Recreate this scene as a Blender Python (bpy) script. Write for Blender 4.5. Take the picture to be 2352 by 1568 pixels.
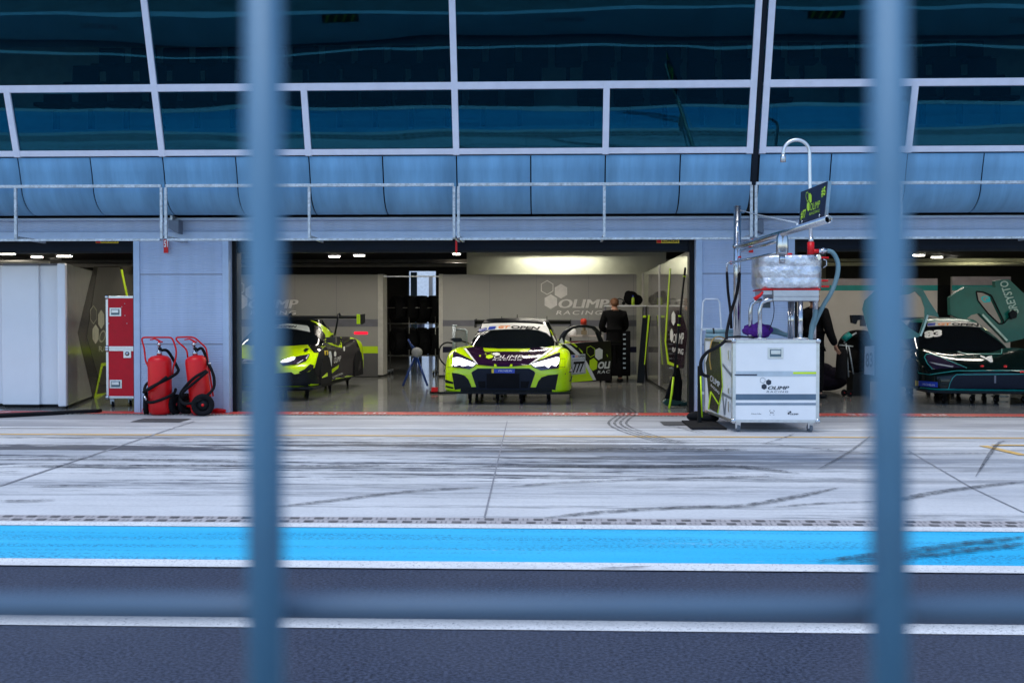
import bpy, bmesh, math, random
from mathutils import Vector, Matrix
from mathutils.bvhtree import BVHTree
random.seed(7)
R = math.radians
scene = bpy.context.scene
for o in list(bpy.data.objects): bpy.data.objects.remove(o)

# ---------------------------------------------------------------- camera
CAMP = Vector((0, 0, 1.33)); FPX = 2500.0
YAW = R(2.0); PIT = math.atan(49 / FPX)
cd = bpy.data.cameras.new('camera'); cam = bpy.data.objects.new('camera', cd)
scene.collection.objects.link(cam); scene.camera = cam
cam.location = CAMP; cam.rotation_euler = (R(90) - PIT, 0, YAW)
cd.sensor_width = 36; cd.lens = FPX / 2352 * 36; cd.clip_start = 0.02; cd.clip_end = 900
cd.dof.use_dof = True; cd.dof.focus_distance = 16.5; cd.dof.aperture_fstop = 7.5

# ---------------------------------------------------------------- sky, sun, exposure
SUN_EL, SUN_ROT = 68, 205
w = bpy.data.worlds.new('World'); scene.world = w; w.use_nodes = True
nt = w.node_tree; bg = nt.nodes['Background']
sky = nt.nodes.new('ShaderNodeTexSky'); sky.sky_type = 'NISHITA'; sky.sun_disc = False
sky.sun_elevation = R(SUN_EL); sky.sun_rotation = R(SUN_ROT); sky.ozone_density = 2.0; sky.air_density = 1.0; sky.dust_density = 0.0
nt.links.new(sky.outputs[0], bg.inputs[0]); bg.inputs[1].default_value = 0.14
sd = bpy.data.lights.new('sun', 'SUN'); sun = bpy.data.objects.new('sun', sd); scene.collection.objects.link(sun)
sd.energy = 1.3; sd.angle = R(34); sd.color = (1.0, 0.98, 0.94)
_a = R(SUN_ROT); _e = R(SUN_EL)
sdir = Vector((math.sin(_a) * math.cos(_e), math.cos(_a) * math.cos(_e), math.sin(_e)))
sun.rotation_euler = sdir.to_track_quat('Z', 'Y').to_euler(); sun.location = (0, -5, 20)
scene.view_settings.view_transform = 'Standard'; scene.view_settings.look = 'None'
scene.view_settings.gamma = 1; scene.view_settings.exposure = 0.75
scene.cycles.max_bounces = 6; scene.cycles.transparent_max_bounces = 8

# ---------------------------------------------------------------- measuring helpers: where the photo's viewpoint sees a point
_fw = Vector((-math.sin(YAW) * math.cos(PIT), math.cos(YAW) * math.cos(PIT), -math.sin(PIT)))
_rt = Vector((math.cos(YAW), math.sin(YAW), 0)); _up = _rt.cross(_fw)
def ray(p): return (_fw + _rt * ((p[0] - 1176) / FPX) + _up * ((784 - p[1]) / FPX)).normalized()
def PL(p, pt, n):
    d = ray(p); t = (Vector(pt) - CAMP).dot(n) / d.dot(n); return CAMP + d * t
def PY(x, y, Y): return PL((x, y), (0, Y, 0), Vector((0, 1, 0)))
def PZ(x, y, z=0.0): return PL((x, y), (0, 0, z), Vector((0, 0, 1)))
class Z:                                             # a measured crop of the photo
    def __init__(s, x0, y0, k): s.x0, s.y0, s.k = x0, y0, k
    def __call__(s, x, y): return ((s.x0 + x * s.k) * .9408, (s.y0 + y * s.k) * .9408)
    def L(s, *pts): return [s(*p) for p in pts]
r1 = Z(0, 0, .53146); r2 = Z(1250, 0, .53146); r3 = Z(0, 540, .33155); r4 = Z(540, 560, .31886)
r5 = Z(1040, 660, .22965); r6 = Z(1280, 560, .31878); r7 = Z(1680, 320, .48458); r8 = Z(2000, 560, .31888)
r9 = Z(1720, 800, .17857); rT = Z(1680, 330, .29973); rA = Z(1060, 760, .19558); rF = Z(540, 760, .15306)
g1 = Z(0, 980, .53146); g2 = Z(1250, 980, .53146); D = Z(0, 0, 1 / .9408)

# ---------------------------------------------------------------- materials
def N(nt, t, **kw):
    n = nt.nodes.new(t)
    for k, v in kw.items():
        if k.startswith('i_'): n.inputs[k[2:].replace('_', ' ')].default_value = v
        elif k.startswith('x'): n.inputs[int(k[1:])].default_value = v
        else: setattr(n, k, v)
    return n
def ramp(nt, a, b, ca=(0, 0, 0, 1), cb=(1, 1, 1, 1)):
    n = nt.nodes.new('ShaderNodeValToRGB'); e = n.color_ramp.elements
    e[0].position = a; e[1].position = b; e[0].color = ca; e[1].color = cb; return n
def c4(c): return (c[0], c[1], c[2], 1)
MATS = {}
def mat(name, col, rough=.5, metal=0.0, var=.12, vs=6.0, bump=0.0, bs=60.0, emit=None, es=0.0, coat=0.0, spec=.5, stretch=None):
    if name in MATS: return MATS[name]
    if max(col) < .04 and not coat and not metal and 'paint' not in name and 'glass' not in name: spec = min(spec, .14)
    m = bpy.data.materials.new(name); m.use_nodes = True; nt = m.node_tree; b = nt.nodes['Principled BSDF']
    b.inputs['Roughness'].default_value = rough; b.inputs['Metallic'].default_value = metal
    b.inputs['Coat Weight'].default_value = coat; b.inputs['Coat Roughness'].default_value = .05
    b.inputs['Specular IOR Level'].default_value = spec
    tc = N(nt, 'ShaderNodeTexCoord')
    ns = N(nt, 'ShaderNodeTexNoise', i_Scale=vs, i_Detail=6.0, i_Roughness=.6); vec = tc.outputs['Object']
    if stretch:
        mp = N(nt, 'ShaderNodeMapping'); mp.inputs['Scale'].default_value = stretch; nt.links.new(vec, mp.inputs[0]); vec = mp.outputs[0]
    nt.links.new(vec, ns.inputs['Vector'])
    r = ramp(nt, .3, .7, c4([c * (1 - var) for c in col]), c4([min(1, c * (1 + var)) for c in col]))
    nt.links.new(ns.outputs['Fac'], r.inputs['Fac']); nt.links.new(r.outputs['Color'], b.inputs['Base Color'])
    rr = N(nt, 'ShaderNodeMapRange', x3=rough * .85, x4=min(1, rough * 1.2)); nt.links.new(ns.outputs['Fac'], rr.inputs[0]); nt.links.new(rr.outputs[0], b.inputs['Roughness'])
    if bump:
        n2 = N(nt, 'ShaderNodeTexNoise', i_Scale=bs, i_Detail=4.0); nt.links.new(tc.outputs['Object'], n2.inputs['Vector'])
        bp = N(nt, 'ShaderNodeBump', i_Strength=bump, i_Distance=.01); nt.links.new(n2.outputs['Fac'], bp.inputs['Height']); nt.links.new(bp.outputs['Normal'], b.inputs['Normal'])
    if emit: b.inputs['Emission Color'].default_value = c4(emit); b.inputs['Emission Strength'].default_value = es
    MATS[name] = m; return m
LIME = mat('lime_paint', (.62, .90, .001), .22, var=.04, coat=.3)
LIMED = mat('lime_vinyl', (.56, .82, .004), .4, var=.05)
BLACKP = mat('black_plum_paint', (.022, .006, .03), .07, var=.2, spec=.4)
BLK = mat('black_plastic', (.008, .009, .011), .5, var=.3, spec=.25)
BLKM = mat('matt_black_rubber', (.008, .008, .010), .85, var=.3, bump=.1, spec=.15)
NAVY = mat('navy_vinyl', (.012, .012, .035), .4)
WHITEV = mat('white_vinyl', (.78, .78, .78), .4, var=.04)
WHITEP = mat('white_panel', (.80, .81, .85), .35, var=.03, vs=2)
ALU = mat('aluminium', (.62, .64, .66), .35, 1.0, var=.08, vs=20)
CHROME = mat('polished_steel', (.50, .51, .54), .2, 1.0, var=.12, vs=20)
GALV = mat('galvanised_steel', (.42, .47, .52), .5, .6, var=.35, vs=25)
FRAME = mat('window_frame_paint', (.66, .68, .80), .4, var=.06)
RED = mat('red_paint', (.60, .003, .006), .38, var=.08, coat=.0, spec=.35)
REDM = mat('red_laminate', (.66, .004, .02), .5, var=.08, spec=.3)
TEAL = mat('teal_paint', (.002, .15, .125), .35, var=.2, vs=3, coat=.15)
TEALV = mat('teal_vinyl', (.0, .25, .24), .4)
BLUE = mat('blue_sign', (.01, .05, .45), .4)
YEL = mat('yellow_sign', (.75, .55, .02), .4)
ORANGE = mat('orange_vinyl', (.85, .25, .02), .4)
GREYV = mat('grey_vinyl', (.16, .16, .20), .45)
SLATE = mat('slate_vinyl', (.05, .10, .18), .4)
CARB = mat('carbon_fibre', (.006, .008, .013), .35, var=.3, vs=80, spec=.35)
GLASSD = mat('car_glass', (.004, .006, .009), .06, var=.1, coat=.5)
LAMP = mat('headlamp_led', (.9, .93, 1), .2, emit=(.86, .92, 1), es=2.6)
LAMPD = mat('headlamp_housing', (.03, .02, .05), .15, var=.3, coat=1.0)
SKIN = mat('skin', (.48, .24, .16), .55, var=.1)
HAIR = mat('hair', (.16, .07, .03), .8, var=.3, vs=60)
CLOTH = mat('black_cloth', (.006, .006, .007), .95, var=.3, bump=.3, bs=40, spec=.08)
CLOTHW = mat('pale_shirt', (.5, .5, .6), .8, bump=.2)
HOSE = mat('grey_blue_hose', (.12, .22, .26), .45, var=.15)
PURPLE = mat('purple_fabric', (.07, .015, .19), .8, var=.6, vs=9, bump=.8, bs=14, spec=.2)
FOIL = None

# ---------------------------------------------------------------- object helpers
ROOT = {}
def link(o): scene.collection.objects.link(o); return o
def thing(name, label, cat, loc=(0, 0, 0), group=None):
    o = bpy.data.objects.new(name, None); link(o); o.location = loc; o.empty_display_size = .2
    o['label'] = label; o['category'] = cat
    if group: o['group'] = group
    ROOT[o.name] = Vector(loc); return o
def tag(o, label=None, cat=None, group=None, kind=None):
    if label: o['label'] = label
    if cat: o['category'] = cat
    if group: o['group'] = group
    if kind: o['kind'] = kind
    return o
class MB:
    def __init__(s): s.bm = bmesh.new(); s.smooth = set()
    def face(s, pts):
        try: return s.bm.faces.new([s.bm.verts.new(p) for p in pts])
        except ValueError: return None
    def box(s, x0, x1, y0, y1, z0, z1):
        v = [s.bm.verts.new((x, y, z)) for z in (z0, z1) for y in (y0, y1) for x in (x0, x1)]
        for f in ((0, 2, 3, 1), (4, 5, 7, 6), (0, 1, 5, 4), (2, 6, 7, 3), (0, 4, 6, 2), (1, 3, 7, 5)): s.bm.faces.new([v[i] for i in f])
        return s
    def prism(s, pts, vec):
        vec = Vector(vec); a = [s.bm.verts.new(p) for p in pts]; b = [s.bm.verts.new(Vector(p) + vec) for p in pts]; n = len(a)
        s.bm.faces.new(a); s.bm.faces.new(b[::-1])
        for i in range(n): s.bm.faces.new((a[i], b[i], b[(i + 1) % n], a[(i + 1) % n]))
        return s
    def tube(s, pts, r, seg=10, cap=True, smooth=True):
        pts = [Vector(p) for p in pts]; rs = r if isinstance(r, (list, tuple)) else [r] * len(pts); rings = []; ref = None
        for i, p in enumerate(pts):
            t = (pts[min(i + 1, len(pts) - 1)] - pts[max(i - 1, 0)]).normalized()
            if ref is None: ref = t.orthogonal().normalized()
            ref = (ref - t * ref.dot(t)).normalized(); b = t.cross(ref)
            rings.append([s.bm.verts.new(p + (ref * math.cos(2 * math.pi * k / seg) + b * math.sin(2 * math.pi * k / seg)) * rs[i]) for k in range(seg)])
        for a, b in zip(rings, rings[1:]):
            for k in range(seg):
                f = s.bm.faces.new((a[k], a[(k + 1) % seg], b[(k + 1) % seg], b[k])); f.smooth = smooth
        if cap: s.bm.faces.new(rings[0][::-1]); s.bm.faces.new(rings[-1])
        return s
    def cyl(s, a, b, r, r2=None, seg=16): return s.tube([a, b], [r, r if r2 is None else r2], seg)
    def lathe(s, prof, c, axis=(0, 0, 1), seg=24):      # prof: (radius, height along axis)
        ax = Vector(axis).normalized(); e = ax.orthogonal().normalized(); g = ax.cross(e); c = Vector(c); rings = []
        for (r, h) in prof:
            rings.append([s.bm.verts.new(c + ax * h + (e * math.cos(2 * math.pi * k / seg) + g * math.sin(2 * math.pi * k / seg)) * max(r, 1e-4)) for k in range(seg)])
        for a, b in zip(rings, rings[1:]):
            for k in range(seg): f = s.bm.faces.new((a[k], a[(k + 1) % seg], b[(k + 1) % seg], b[k])); f.smooth = True
        return s
    def ball(s, c, r, sx=1, sy=1, sz=1):
        m = Matrix.Translation(c) @ Matrix.Diagonal((r * sx, r * sy, r * sz, 1))
        q = bmesh.ops.create_icosphere(s.bm, subdivisions=3, radius=1, matrix=m)
        for v in q['verts']:
            for f in v.link_faces: f.smooth = True
        return s
def obj(name, mb, m, parent=None, bev=0.0, sub=0):
    bm = mb.bm if isinstance(mb, MB) else mb
    bmesh.ops.recalc_face_normals(bm, faces=bm.faces)
    if parent is not None:
        L = ROOT[parent.name]; bmesh.ops.translate(bm, verts=bm.verts, vec=-L)
    me = bpy.data.meshes.new(name); bm.to_mesh(me); bm.free()
    o = bpy.data.objects.new(name, me); link(o); me.materials.append(m)
    if parent is not None: o.parent = parent
    ROOT[o.name] = ROOT[parent.name] if parent is not None else Vector((0, 0, 0))
    if bev:
        b = o.modifiers.new('bevel', 'BEVEL'); b.width = bev; b.segments = 2; b.limit_method = 'ANGLE'; b.angle_limit = R(40)
    if sub:
        b = o.modifiers.new('sub', 'SUBSURF'); b.levels = sub; b.render_levels = sub
    return o
def solo(name, mb, m, label, cat, group=None, **k):
    """a thing that is one mesh, its origin at its own base"""
    bm = mb.bm; xs = [v.co for v in bm.verts]
    c = Vector((sum(p.x for p in xs) / len(xs), sum(p.y for p in xs) / len(xs), min(p.z for p in xs)))
    bmesh.ops.translate(bm, verts=bm.verts, vec=-c); o = obj(name, mb, m, **k); o.location = c; ROOT[o.name] = c
    return tag(o, label, cat, group)
def struct(name, mb, m, **k): return tag(obj(name, mb, m, **k), kind='structure')
def copy_tree(o, off=None, parent=None):
    c = o.copy(); link(c)
    if parent is not None: c.parent = parent
    ROOT[c.name] = ROOT[o.name] + (Vector(off) if off is not None else Vector((0, 0, 0)))
    if parent is None and off is not None: c.location = o.location + Vector(off)
    for ch in list(o.children): copy_tree(ch, off, c)
    return c
def sheet(name, x0, x1, y0, y1, z, m, **k): return struct(name, MB_quad([(x0, y0, z), (x1, y0, z), (x1, y1, z), (x0, y1, z)]), m, **k)
def MB_quad(p): b = MB(); b.face(p); return b

# ---------------------------------------------------------------- flat artwork on planes
class Plane:
    def __init__(s, pt, n, off=.003):
        s.p = Vector(pt); s.n = Vector(n).normalized()
        if s.n.dot(CAMP - s.p) < 0: s.n = -s.n
        s.off = off
    def at(s, p, k=1): return PL(p, s.p + s.n * s.off * k, s.n)
def poly_bm(plane, polys, k=1):
    b = MB()
    for pts in polys: b.face([plane.at(p, k) for p in pts])
    return b
def hexpts(cx, cy, rx, ry, rot=0.0, n=6): return [(cx + rx * math.sin(rot + 2 * math.pi * i / n), cy - ry * math.cos(rot + 2 * math.pi * i / n)) for i in range(n)]
def ringpoly(pts, f):
    cx = sum(p[0] for p in pts) / len(pts); cy = sum(p[1] for p in pts) / len(pts); q = [(cx + (p[0] - cx) * f, cy + (p[1] - cy) * f) for p in pts]; n = len(pts)
    return [[pts[i], pts[(i + 1) % n], q[(i + 1) % n], q[i]] for i in range(n)]
_tc = {}
def text2d(s, shear=0.0, bold=0.0, space=1.0):
    if 'M' in s: bold = 0.0
    key = (s, shear, bold, space)
    if key not in _tc:
        cu = bpy.data.curves.new('t', 'FONT'); cu.body = s; cu.shear = shear; cu.offset = bold; cu.space_character = space; cu.resolution_u = 3
        o = bpy.data.objects.new('t', cu); link(o); dg = bpy.context.evaluated_depsgraph_get(); me = bpy.data.meshes.new_from_object(o.evaluated_get(dg))
        vs = [(v.co.x, v.co.y) for v in me.vertices]; fs = [tuple(p.vertices) for p in me.polygons]
        x0 = min(v[0] for v in vs); x1 = max(v[0] for v in vs); y0 = min(v[1] for v in vs); y1 = max(v[1] for v in vs)
        _tc[key] = ([((v[0] - x0) / (x1 - x0), (v[1] - y0) / (y1 - y0)) for v in vs], fs)
        bpy.data.objects.remove(o); bpy.data.curves.remove(cu); bpy.data.meshes.remove(me)
    return _tc[key]
def textpolys(s, quad, shear=0.0, bold=0.0, space=1.0):
    """quad: image points bottom-left, bottom-right, top-right, top-left"""
    vs, fs = text2d(s, shear, bold, space); bl, br, tr, tl = quad; out = []
    def m(u, v):
        return ((1 - u) * (1 - v) * bl[0] + u * (1 - v) * br[0] + u * v * tr[0] + (1 - u) * v * tl[0], (1 - u) * (1 - v) * bl[1] + u * (1 - v) * br[1] + u * v * tr[1] + (1 - u) * v * tl[1])
    mv = [m(*v) for v in vs]
    return [[mv[i] for i in f] for f in fs]
def rect(a, b): return [(a[0], b[1]), (b[0], b[1]), (b[0], a[1]), (a[0], a[1])]     # a top-left, b bottom-right
def project_bm(polys, bvh, grid=.035, off=.006, Yref=None):
    """lays artwork on a curved body: cut fine, then dropped on the surface as the eye sees it"""
    b = bmesh.new(); Yr = Yref
    for pts in polys:
        try: b.faces.new([b.verts.new(PY(p[0], p[1], Yr)) for p in pts])
        except ValueError: pass
    bmesh.ops.triangulate(b, faces=b.faces)
    lo = Vector((min(v.co.x for v in b.verts), 0, min(v.co.z for v in b.verts))); hi = Vector((max(v.co.x for v in b.verts), 0, max(v.co.z for v in b.verts)))
    for ax, a0, a1 in ((Vector((1, 0, 0)), lo.x, hi.x), (Vector((0, 0, 1)), lo.z, hi.z)):
        k = math.ceil(a0 / grid)
        while k * grid < a1:
            bmesh.ops.bisect_plane(b, geom=b.verts[:] + b.edges[:] + b.faces[:], plane_co=ax * (k * grid), plane_no=ax); k += 1
    bad = []
    for v in b.verts:
        d = (v.co - CAMP).normalized(); loc, nrm, _, _ = bvh.ray_cast(CAMP, d)
        if loc is None: bad.append(v); continue
        if nrm.dot(d) > 0: nrm = -nrm
        v.co = loc + nrm * off - d * off * .5
    bmesh.ops.delete(b, geom=bad, context='VERTS')
    return b
def bvh_of(objs):
    dg = bpy.context.evaluated_depsgraph_get(); vs = []; fs = []
    for o in objs:
        e = o.evaluated_get(dg); me = e.to_mesh(); k = len(vs); off = ROOT[o.name]
        vs += [v.co + off for v in me.vertices]; fs += [[i + k for i in p.vertices] for p in me.polygons]; e.to_mesh_clear()
    return BVHTree.FromPolygons(vs, fs)
# ================================================================ GROUND
def ground_mat(name, kind):
    m = bpy.data.materials.new(name); m.use_nodes = True; nt = m.node_tree; L = nt.links; b = nt.nodes['Principled BSDF']
    tc = N(nt, 'ShaderNodeTexCoord'); P = tc.outputs['Object']
    def noise(scale, loc=(0, 0, 0), det=8.0, rough=.6, rot=0.0, dist=0.0):
        mp = N(nt, 'ShaderNodeMapping'); mp.inputs['Scale'].default_value = scale; mp.inputs['Location'].default_value = loc; mp.inputs['Rotation'].default_value = (0, 0, rot)
        n = N(nt, 'ShaderNodeTexNoise', i_Scale=1.0, i_Detail=det, i_Roughness=rough, i_Distortion=dist); L.new(P, mp.inputs[0]); L.new(mp.outputs[0], n.inputs['Vector']); return n.outputs['Fac']
    def rm(f, a, c0, c1=None, v0=0., v1=1.):
        r = ramp(nt, a, c0, (v0,) * 3 + (1,), (v1,) * 3 + (1,)); L.new(f, r.inputs[0]); return r.outputs[0]
    def mth(op, a, c):
        n = N(nt, 'ShaderNodeMath', operation=op, use_clamp=True)
        for i, v in enumerate((a, c)):
            if isinstance(v, (int, float)): n.inputs[i].default_value = v
            else: L.new(v, n.inputs[i])
        return n.outputs[0]
    def mixc(f, a, c):
        n = N(nt, 'ShaderNodeMix', data_type='RGBA')
        if isinstance(f, (int, float)): n.inputs[0].default_value = f
        else: L.new(f, n.inputs[0])
        for i, v in ((6, a), (7, c)):
            if isinstance(v, tuple): n.inputs[i].default_value = c4(v)
            else: L.new(v, n.inputs[i])
        return n.outputs[2]
    sep = N(nt, 'ShaderNodeSeparateXYZ'); L.new(P, sep.inputs[0]); Y = sep.outputs[1]
    def band(lo, mid0, mid1, hi):
        a = N(nt, 'ShaderNodeMapRange', x1=lo, x2=mid0); L.new(Y, a.inputs[0]); c = N(nt, 'ShaderNodeMapRange', x1=hi, x2=mid1); L.new(Y, c.inputs[0])
        return mth('MULTIPLY', a.outputs[0], c.outputs[0])
    bump = .15; bsrc = None; rough = .75
    if kind == 'concrete':
        base = mixc(rm(noise((.5, 1.2, 1)), .3, .7), (.62, .62, .62), (.76, .76, .76))
        base = mixc(mth('MULTIPLY', rm(noise((30, 30, 30), det=3), .45, .7), .25), base, (.33, .33, .34))
        fine = noise((1.2, 26, 1), det=10, rough=.75)
        rag = noise((2.2, 13, 1), (7, 3, 0), 9, .75)
        def ragged(n, amt, a, c0):
            k = N(nt, 'ShaderNodeMath', operation='MULTIPLY_ADD', x1=amt); L.new(rag, k.inputs[0]); L.new(n, k.inputs[2]); q = N(nt, 'ShaderNodeMath', operation='SUBTRACT', x1=amt * .5); L.new(k.outputs[0], q.inputs[0]); return rm(q.outputs[0], a, c0)
        s1 = ragged(noise((.13, 2.3, 1), (3, 1, 0), 6, .6, dist=.3), .45, .52, .57)
        s2 = ragged(noise((.12, 5.0, 1), (9, 4, 0), 8, .66, R(-1.5)), .5, .535, .58)
        s3 = mth('MULTIPLY', rm(noise((.12, 3.2, 1), (1, 7, 0), 9, .7, R(9)), .54, .60), rm(noise((3, 30, 1), det=8, rot=R(9)), .4, .6))
        dens = band(7.8, 9.2, 12.0, 12.7)
        xm = N(nt, 'ShaderNodeMapRange', x1=5.0, x2=-.2, x3=.22, x4=1.0); L.new(sep.outputs[0], xm.inputs[0])
        st = mth('MAXIMUM', mth('MULTIPLY', s1, mth('MULTIPLY', band(8.9, 9.8, 12.0, 12.6), xm.outputs[0])), mth('MULTIPLY', s2, mth('MULTIPLY', dens, xm.outputs[0])))
        st = mth('MAXIMUM', st, mth('MULTIPLY', s3, .6))
        wash = mth('MULTIPLY', rm(noise((.13, .7, 1), (5, 5, 0), 4), .42, .66), mth('MULTIPLY', dens, .85))
        base = mixc(wash, base, (.15, .19, .26))
        base = mixc(mth('MULTIPLY', st, .95), base, (.018, .026, .045)); 
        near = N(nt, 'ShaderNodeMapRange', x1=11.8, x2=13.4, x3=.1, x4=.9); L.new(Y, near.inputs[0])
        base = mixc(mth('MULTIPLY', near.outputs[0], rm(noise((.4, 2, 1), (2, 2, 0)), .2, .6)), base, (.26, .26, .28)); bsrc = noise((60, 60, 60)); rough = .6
    elif kind == 'asphalt':
        g = noise((55, 75, 75), det=3, rough=.75); v = N(nt, 'ShaderNodeTexVoronoi', i_Scale=110.0); L.new(P, v.inputs['Vector'])
        base = mixc(rm(g, .42, .58), (.004, .007, .020), (.052, .066, .112)); base = mixc(rm(noise((.8, .8, 1)), .35, .7), base, mixc(.35, base, (.08, .09, .12)))
        base = mixc(mth('MULTIPLY', rm(v.outputs[0], .0, .25, v0=1., v1=0.), .35), base, (.17, .17, .19)); bsrc = g; bump = .18; rough = .72
    elif kind == 'blue':
        base = mixc(rm(noise((.25, 1.4, 1), rot=R(6)), .35, .7), (.015, .46, .76), (.06, .55, .82))
        sc = mth('MULTIPLY', rm(noise((.2, 5, 1), (4, 2, 0), 9, .7, R(7)), .46, .58), rm(noise((38, 60, 1), det=3, rough=.7), .50, .56))
        base = mixc(mth('MULTIPLY', rm(noise((45, 60, 1), (3, 3, 3), det=3), .5, .65), .35), base, (.01, .30, .58)); base = mixc(mth('MULTIPLY', sc, .8), base, (.01, .13, .30)); sc2 = mth('MULTIPLY', rm(noise((.3, 6, 1), (1, 8, 0), 8, .7, R(8)), .62, .66), rm(noise((30, 60, 1)), .5, .6)); base = mixc(mth('MULTIPLY', sc2, .6), base, (.4, .62, .8))
        bsrc = noise((90, 90, 90), det=3); bump = .45
    elif kind == 'line':
        base = mixc(rm(noise((70, 70, 70), det=4, rough=.75), .54, .66), (.80, .80, .79), (.14, .14, .16)); base = mixc(rm(noise((2, 6, 1)), .4, .8), base, (.6, .6, .6)); bsrc = noise((90, 90, 90), det=3); bump = .4
    elif kind == 'thinline': base = mixc(rm(noise((3, 14, 1), det=8), .50, .68), (.74, .75, .76), (.42, .42, .43))
    elif kind == 'orange': base = mixc(rm(noise((1.5, 20, 1), det=8), .42, .62), (.80, .45, .06), (.50, .38, .24))
    elif kind == 'redline': base = mixc(rm(noise((2.5, 10, 1), det=8), .45, .72), (.58, .035, .025), (.22, .05, .05)); rough = .5
    elif kind == 'epoxy':
        base = mixc(rm(noise((.6, .6, 1)), .35, .7), (.20, .21, .21), (.28, .28, .27)); base = mixc(mth('MULTIPLY', rm(noise((1.5, 9, 1), det=9, rot=R(20)), .60, .72), .5), base, (.1, .1, .1)); rough = .16; bump = .03; bsrc = noise((3, 3, 3))
    elif kind == 'mark':
        base = (.03, .03, .035)
    if isinstance(base, tuple): b.inputs['Base Color'].default_value = c4(base)
    else: L.new(base, b.inputs['Base Color'])
    b.inputs['Roughness'].default_value = rough
    if bsrc is not None:
        bp = N(nt, 'ShaderNodeBump', i_Strength=bump, i_Distance=.006); L.new(bsrc, bp.inputs['Height']); L.new(bp.outputs[0], b.inputs['Normal'])
    if kind == 'epoxy':
        rr = rm(noise((2, 7, 1), det=6), .3, .75, v0=.05, v1=.18); L.new(rr, b.inputs['Roughness'])
    if kind == 'mark':
        al = mth('MULTIPLY', rm(noise((14, 14, 1), det=8, rough=.8), .38, .60), .75); L.new(al, b.inputs['Alpha'])
    return m
GM = {k: ground_mat('ground_' + k, k) for k in ('concrete', 'asphalt', 'blue', 'line', 'thinline', 'orange', 'redline', 'epoxy', 'mark')}
sheet('ground', -140, 140, -140, 200, -.012, GM['asphalt'])
XW = 26
sheet('pit_lane_asphalt', -XW, XW, 2.35, 5.92, 0.0, GM['asphalt'])
sheet('blue_lane_strip', -XW, XW, 5.83, 6.98, .004, GM['blue'])
sheet('white_line', -XW, XW, 4.64, 4.79, .004, GM['line'])
sheet('white_line', -XW, XW, 5.76, 5.93, .008, GM['line'])
sheet('white_line', -XW, XW, 6.89, 7.03, .008, GM['line'])
sheet('white_line', -XW, XW, 2.62, 2.78, .004, GM['line'])
sheet('pit_concrete', -XW, XW, 7.28, 15.08, .002, GM['concrete'])
sheet('white_line', -XW, XW, 13.18, 13.28, .006, GM['thinline'])
sheet('yellow_line', -XW, XW, 12.37, 12.47, .006, GM['orange'])
sheet('red_line', -XW, XW, 15.16, 15.62, .006, GM['redline'])
sheet('garage_floor', -XW, XW, 15.62, 40, .004, GM['epoxy'])
# yellow box marking at the right
def strip(p, q, wd, z): 
    p, q = Vector(p), Vector(q); n = (q - p).normalized().cross(Vector((0, 0, 1))) * wd / 2; z = Vector((0, 0, z)); return [p + n + z, q + n + z, q - n + z, p - n + z]
b = MB(); a0 = PZ(*g2(2165, 205)); b.face(strip(a0, PZ(*g2(2352, 249)), .10, .008)); b.face(strip(a0 + Vector((.1, .03, 0)), a0 + Vector((3.5, .03, 0)), .08, .012)); struct('yellow_box_line', b, GM['orange'])
# slab joints and tyre marks lie on the concrete as thin worn strips
JT = mat('joint_filler', (.26, .26, .28), .9, vs=30, var=.4)
b = MB()
for p, q, wd in (((1165, 968), (1113, 1190), .013), ((445, 968), (0, 1117), .03), ((2230, 1120), (2352, 1178), .014), ((2230, 1120), (2085, 1035), .014)):
    b.face(strip(PZ(*p), PZ(*q), wd, .007))
struct('slab_joint', b, JT)
def marks(name, pts, wd, off=0.0):
    P_ = [PZ(*p) for p in pts]; bb = MB(); 
    sm = []
    for i in range(len(P_) - 1):
        for t in range(6):
            t = t / 6; p0 = P_[max(i - 1, 0)]; p1 = P_[i]; p2 = P_[i + 1]; p3 = P_[min(i + 2, len(P_) - 1)]
            sm.append(.5 * ((2 * p1) + (p2 - p0) * t + (2 * p0 - 5 * p1 + 4 * p2 - p3) * t * t + (3 * p1 - p0 - 3 * p2 + p3) * t ** 3))
    sm.append(P_[-1]); L_, R_ = [], []
    for i, p in enumerate(sm):
        t = (sm[min(i + 1, len(sm) - 1)] - sm[max(i - 1, 0)]).normalized(); n = t.cross(Vector((0, 0, 1))); ww = wd * min(1, .15 + i / 4, .15 + (len(sm) - 1 - i) / 4) / 2
        L_.append(p + n * (off + ww)); R_.append(p + n * (off - ww))
    for i in range(len(sm) - 1): bb.face([L_[i], L_[i + 1], R_[i + 1], R_[i]])
    return bb
zz = [.0085]
def mk(pts, wd, off=0.0):
    bb = marks('m', pts, wd, off); bmesh.ops.translate(bb.bm, verts=bb.bm.verts, vec=(0, 0, zz[0])); struct('tyre_mark', bb, GM['mark']); zz[0] += .0003
arc = [r6(700, 1340), r6(760, 1370), r6(800, 1410), g2(500, 85), g2(490, 105), g2(530, 130), g2(620, 160), g2(720, 185), g2(810, 195)]
for k in range(4): mk(arc, .035, k * .075 - .1)
mk([r6(640, 1335), r6(720, 1345), r6(800, 1395), r6(900, 1410), r6(1050, 1400)], .04)
for k in range(2): mk([g2(700, 108), g2(800, 125), g2(890, 148)], .03, k * .07)
mk([g2(1750, 465), g2(1900, 430), g2(2100, 400), g2(2352, 372)], .10); mk([g2(1200, 490), g2(1450, 470), g2(1750, 462)], .05)
mk([g2(150, 540), g2(450, 510), g2(800, 490), g2(1100, 478), g2(1500, 400)], .10); mk([g1(1260, 490), g1(1600, 450), g1(1900, 415), g1(2200, 400)], .09)
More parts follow.
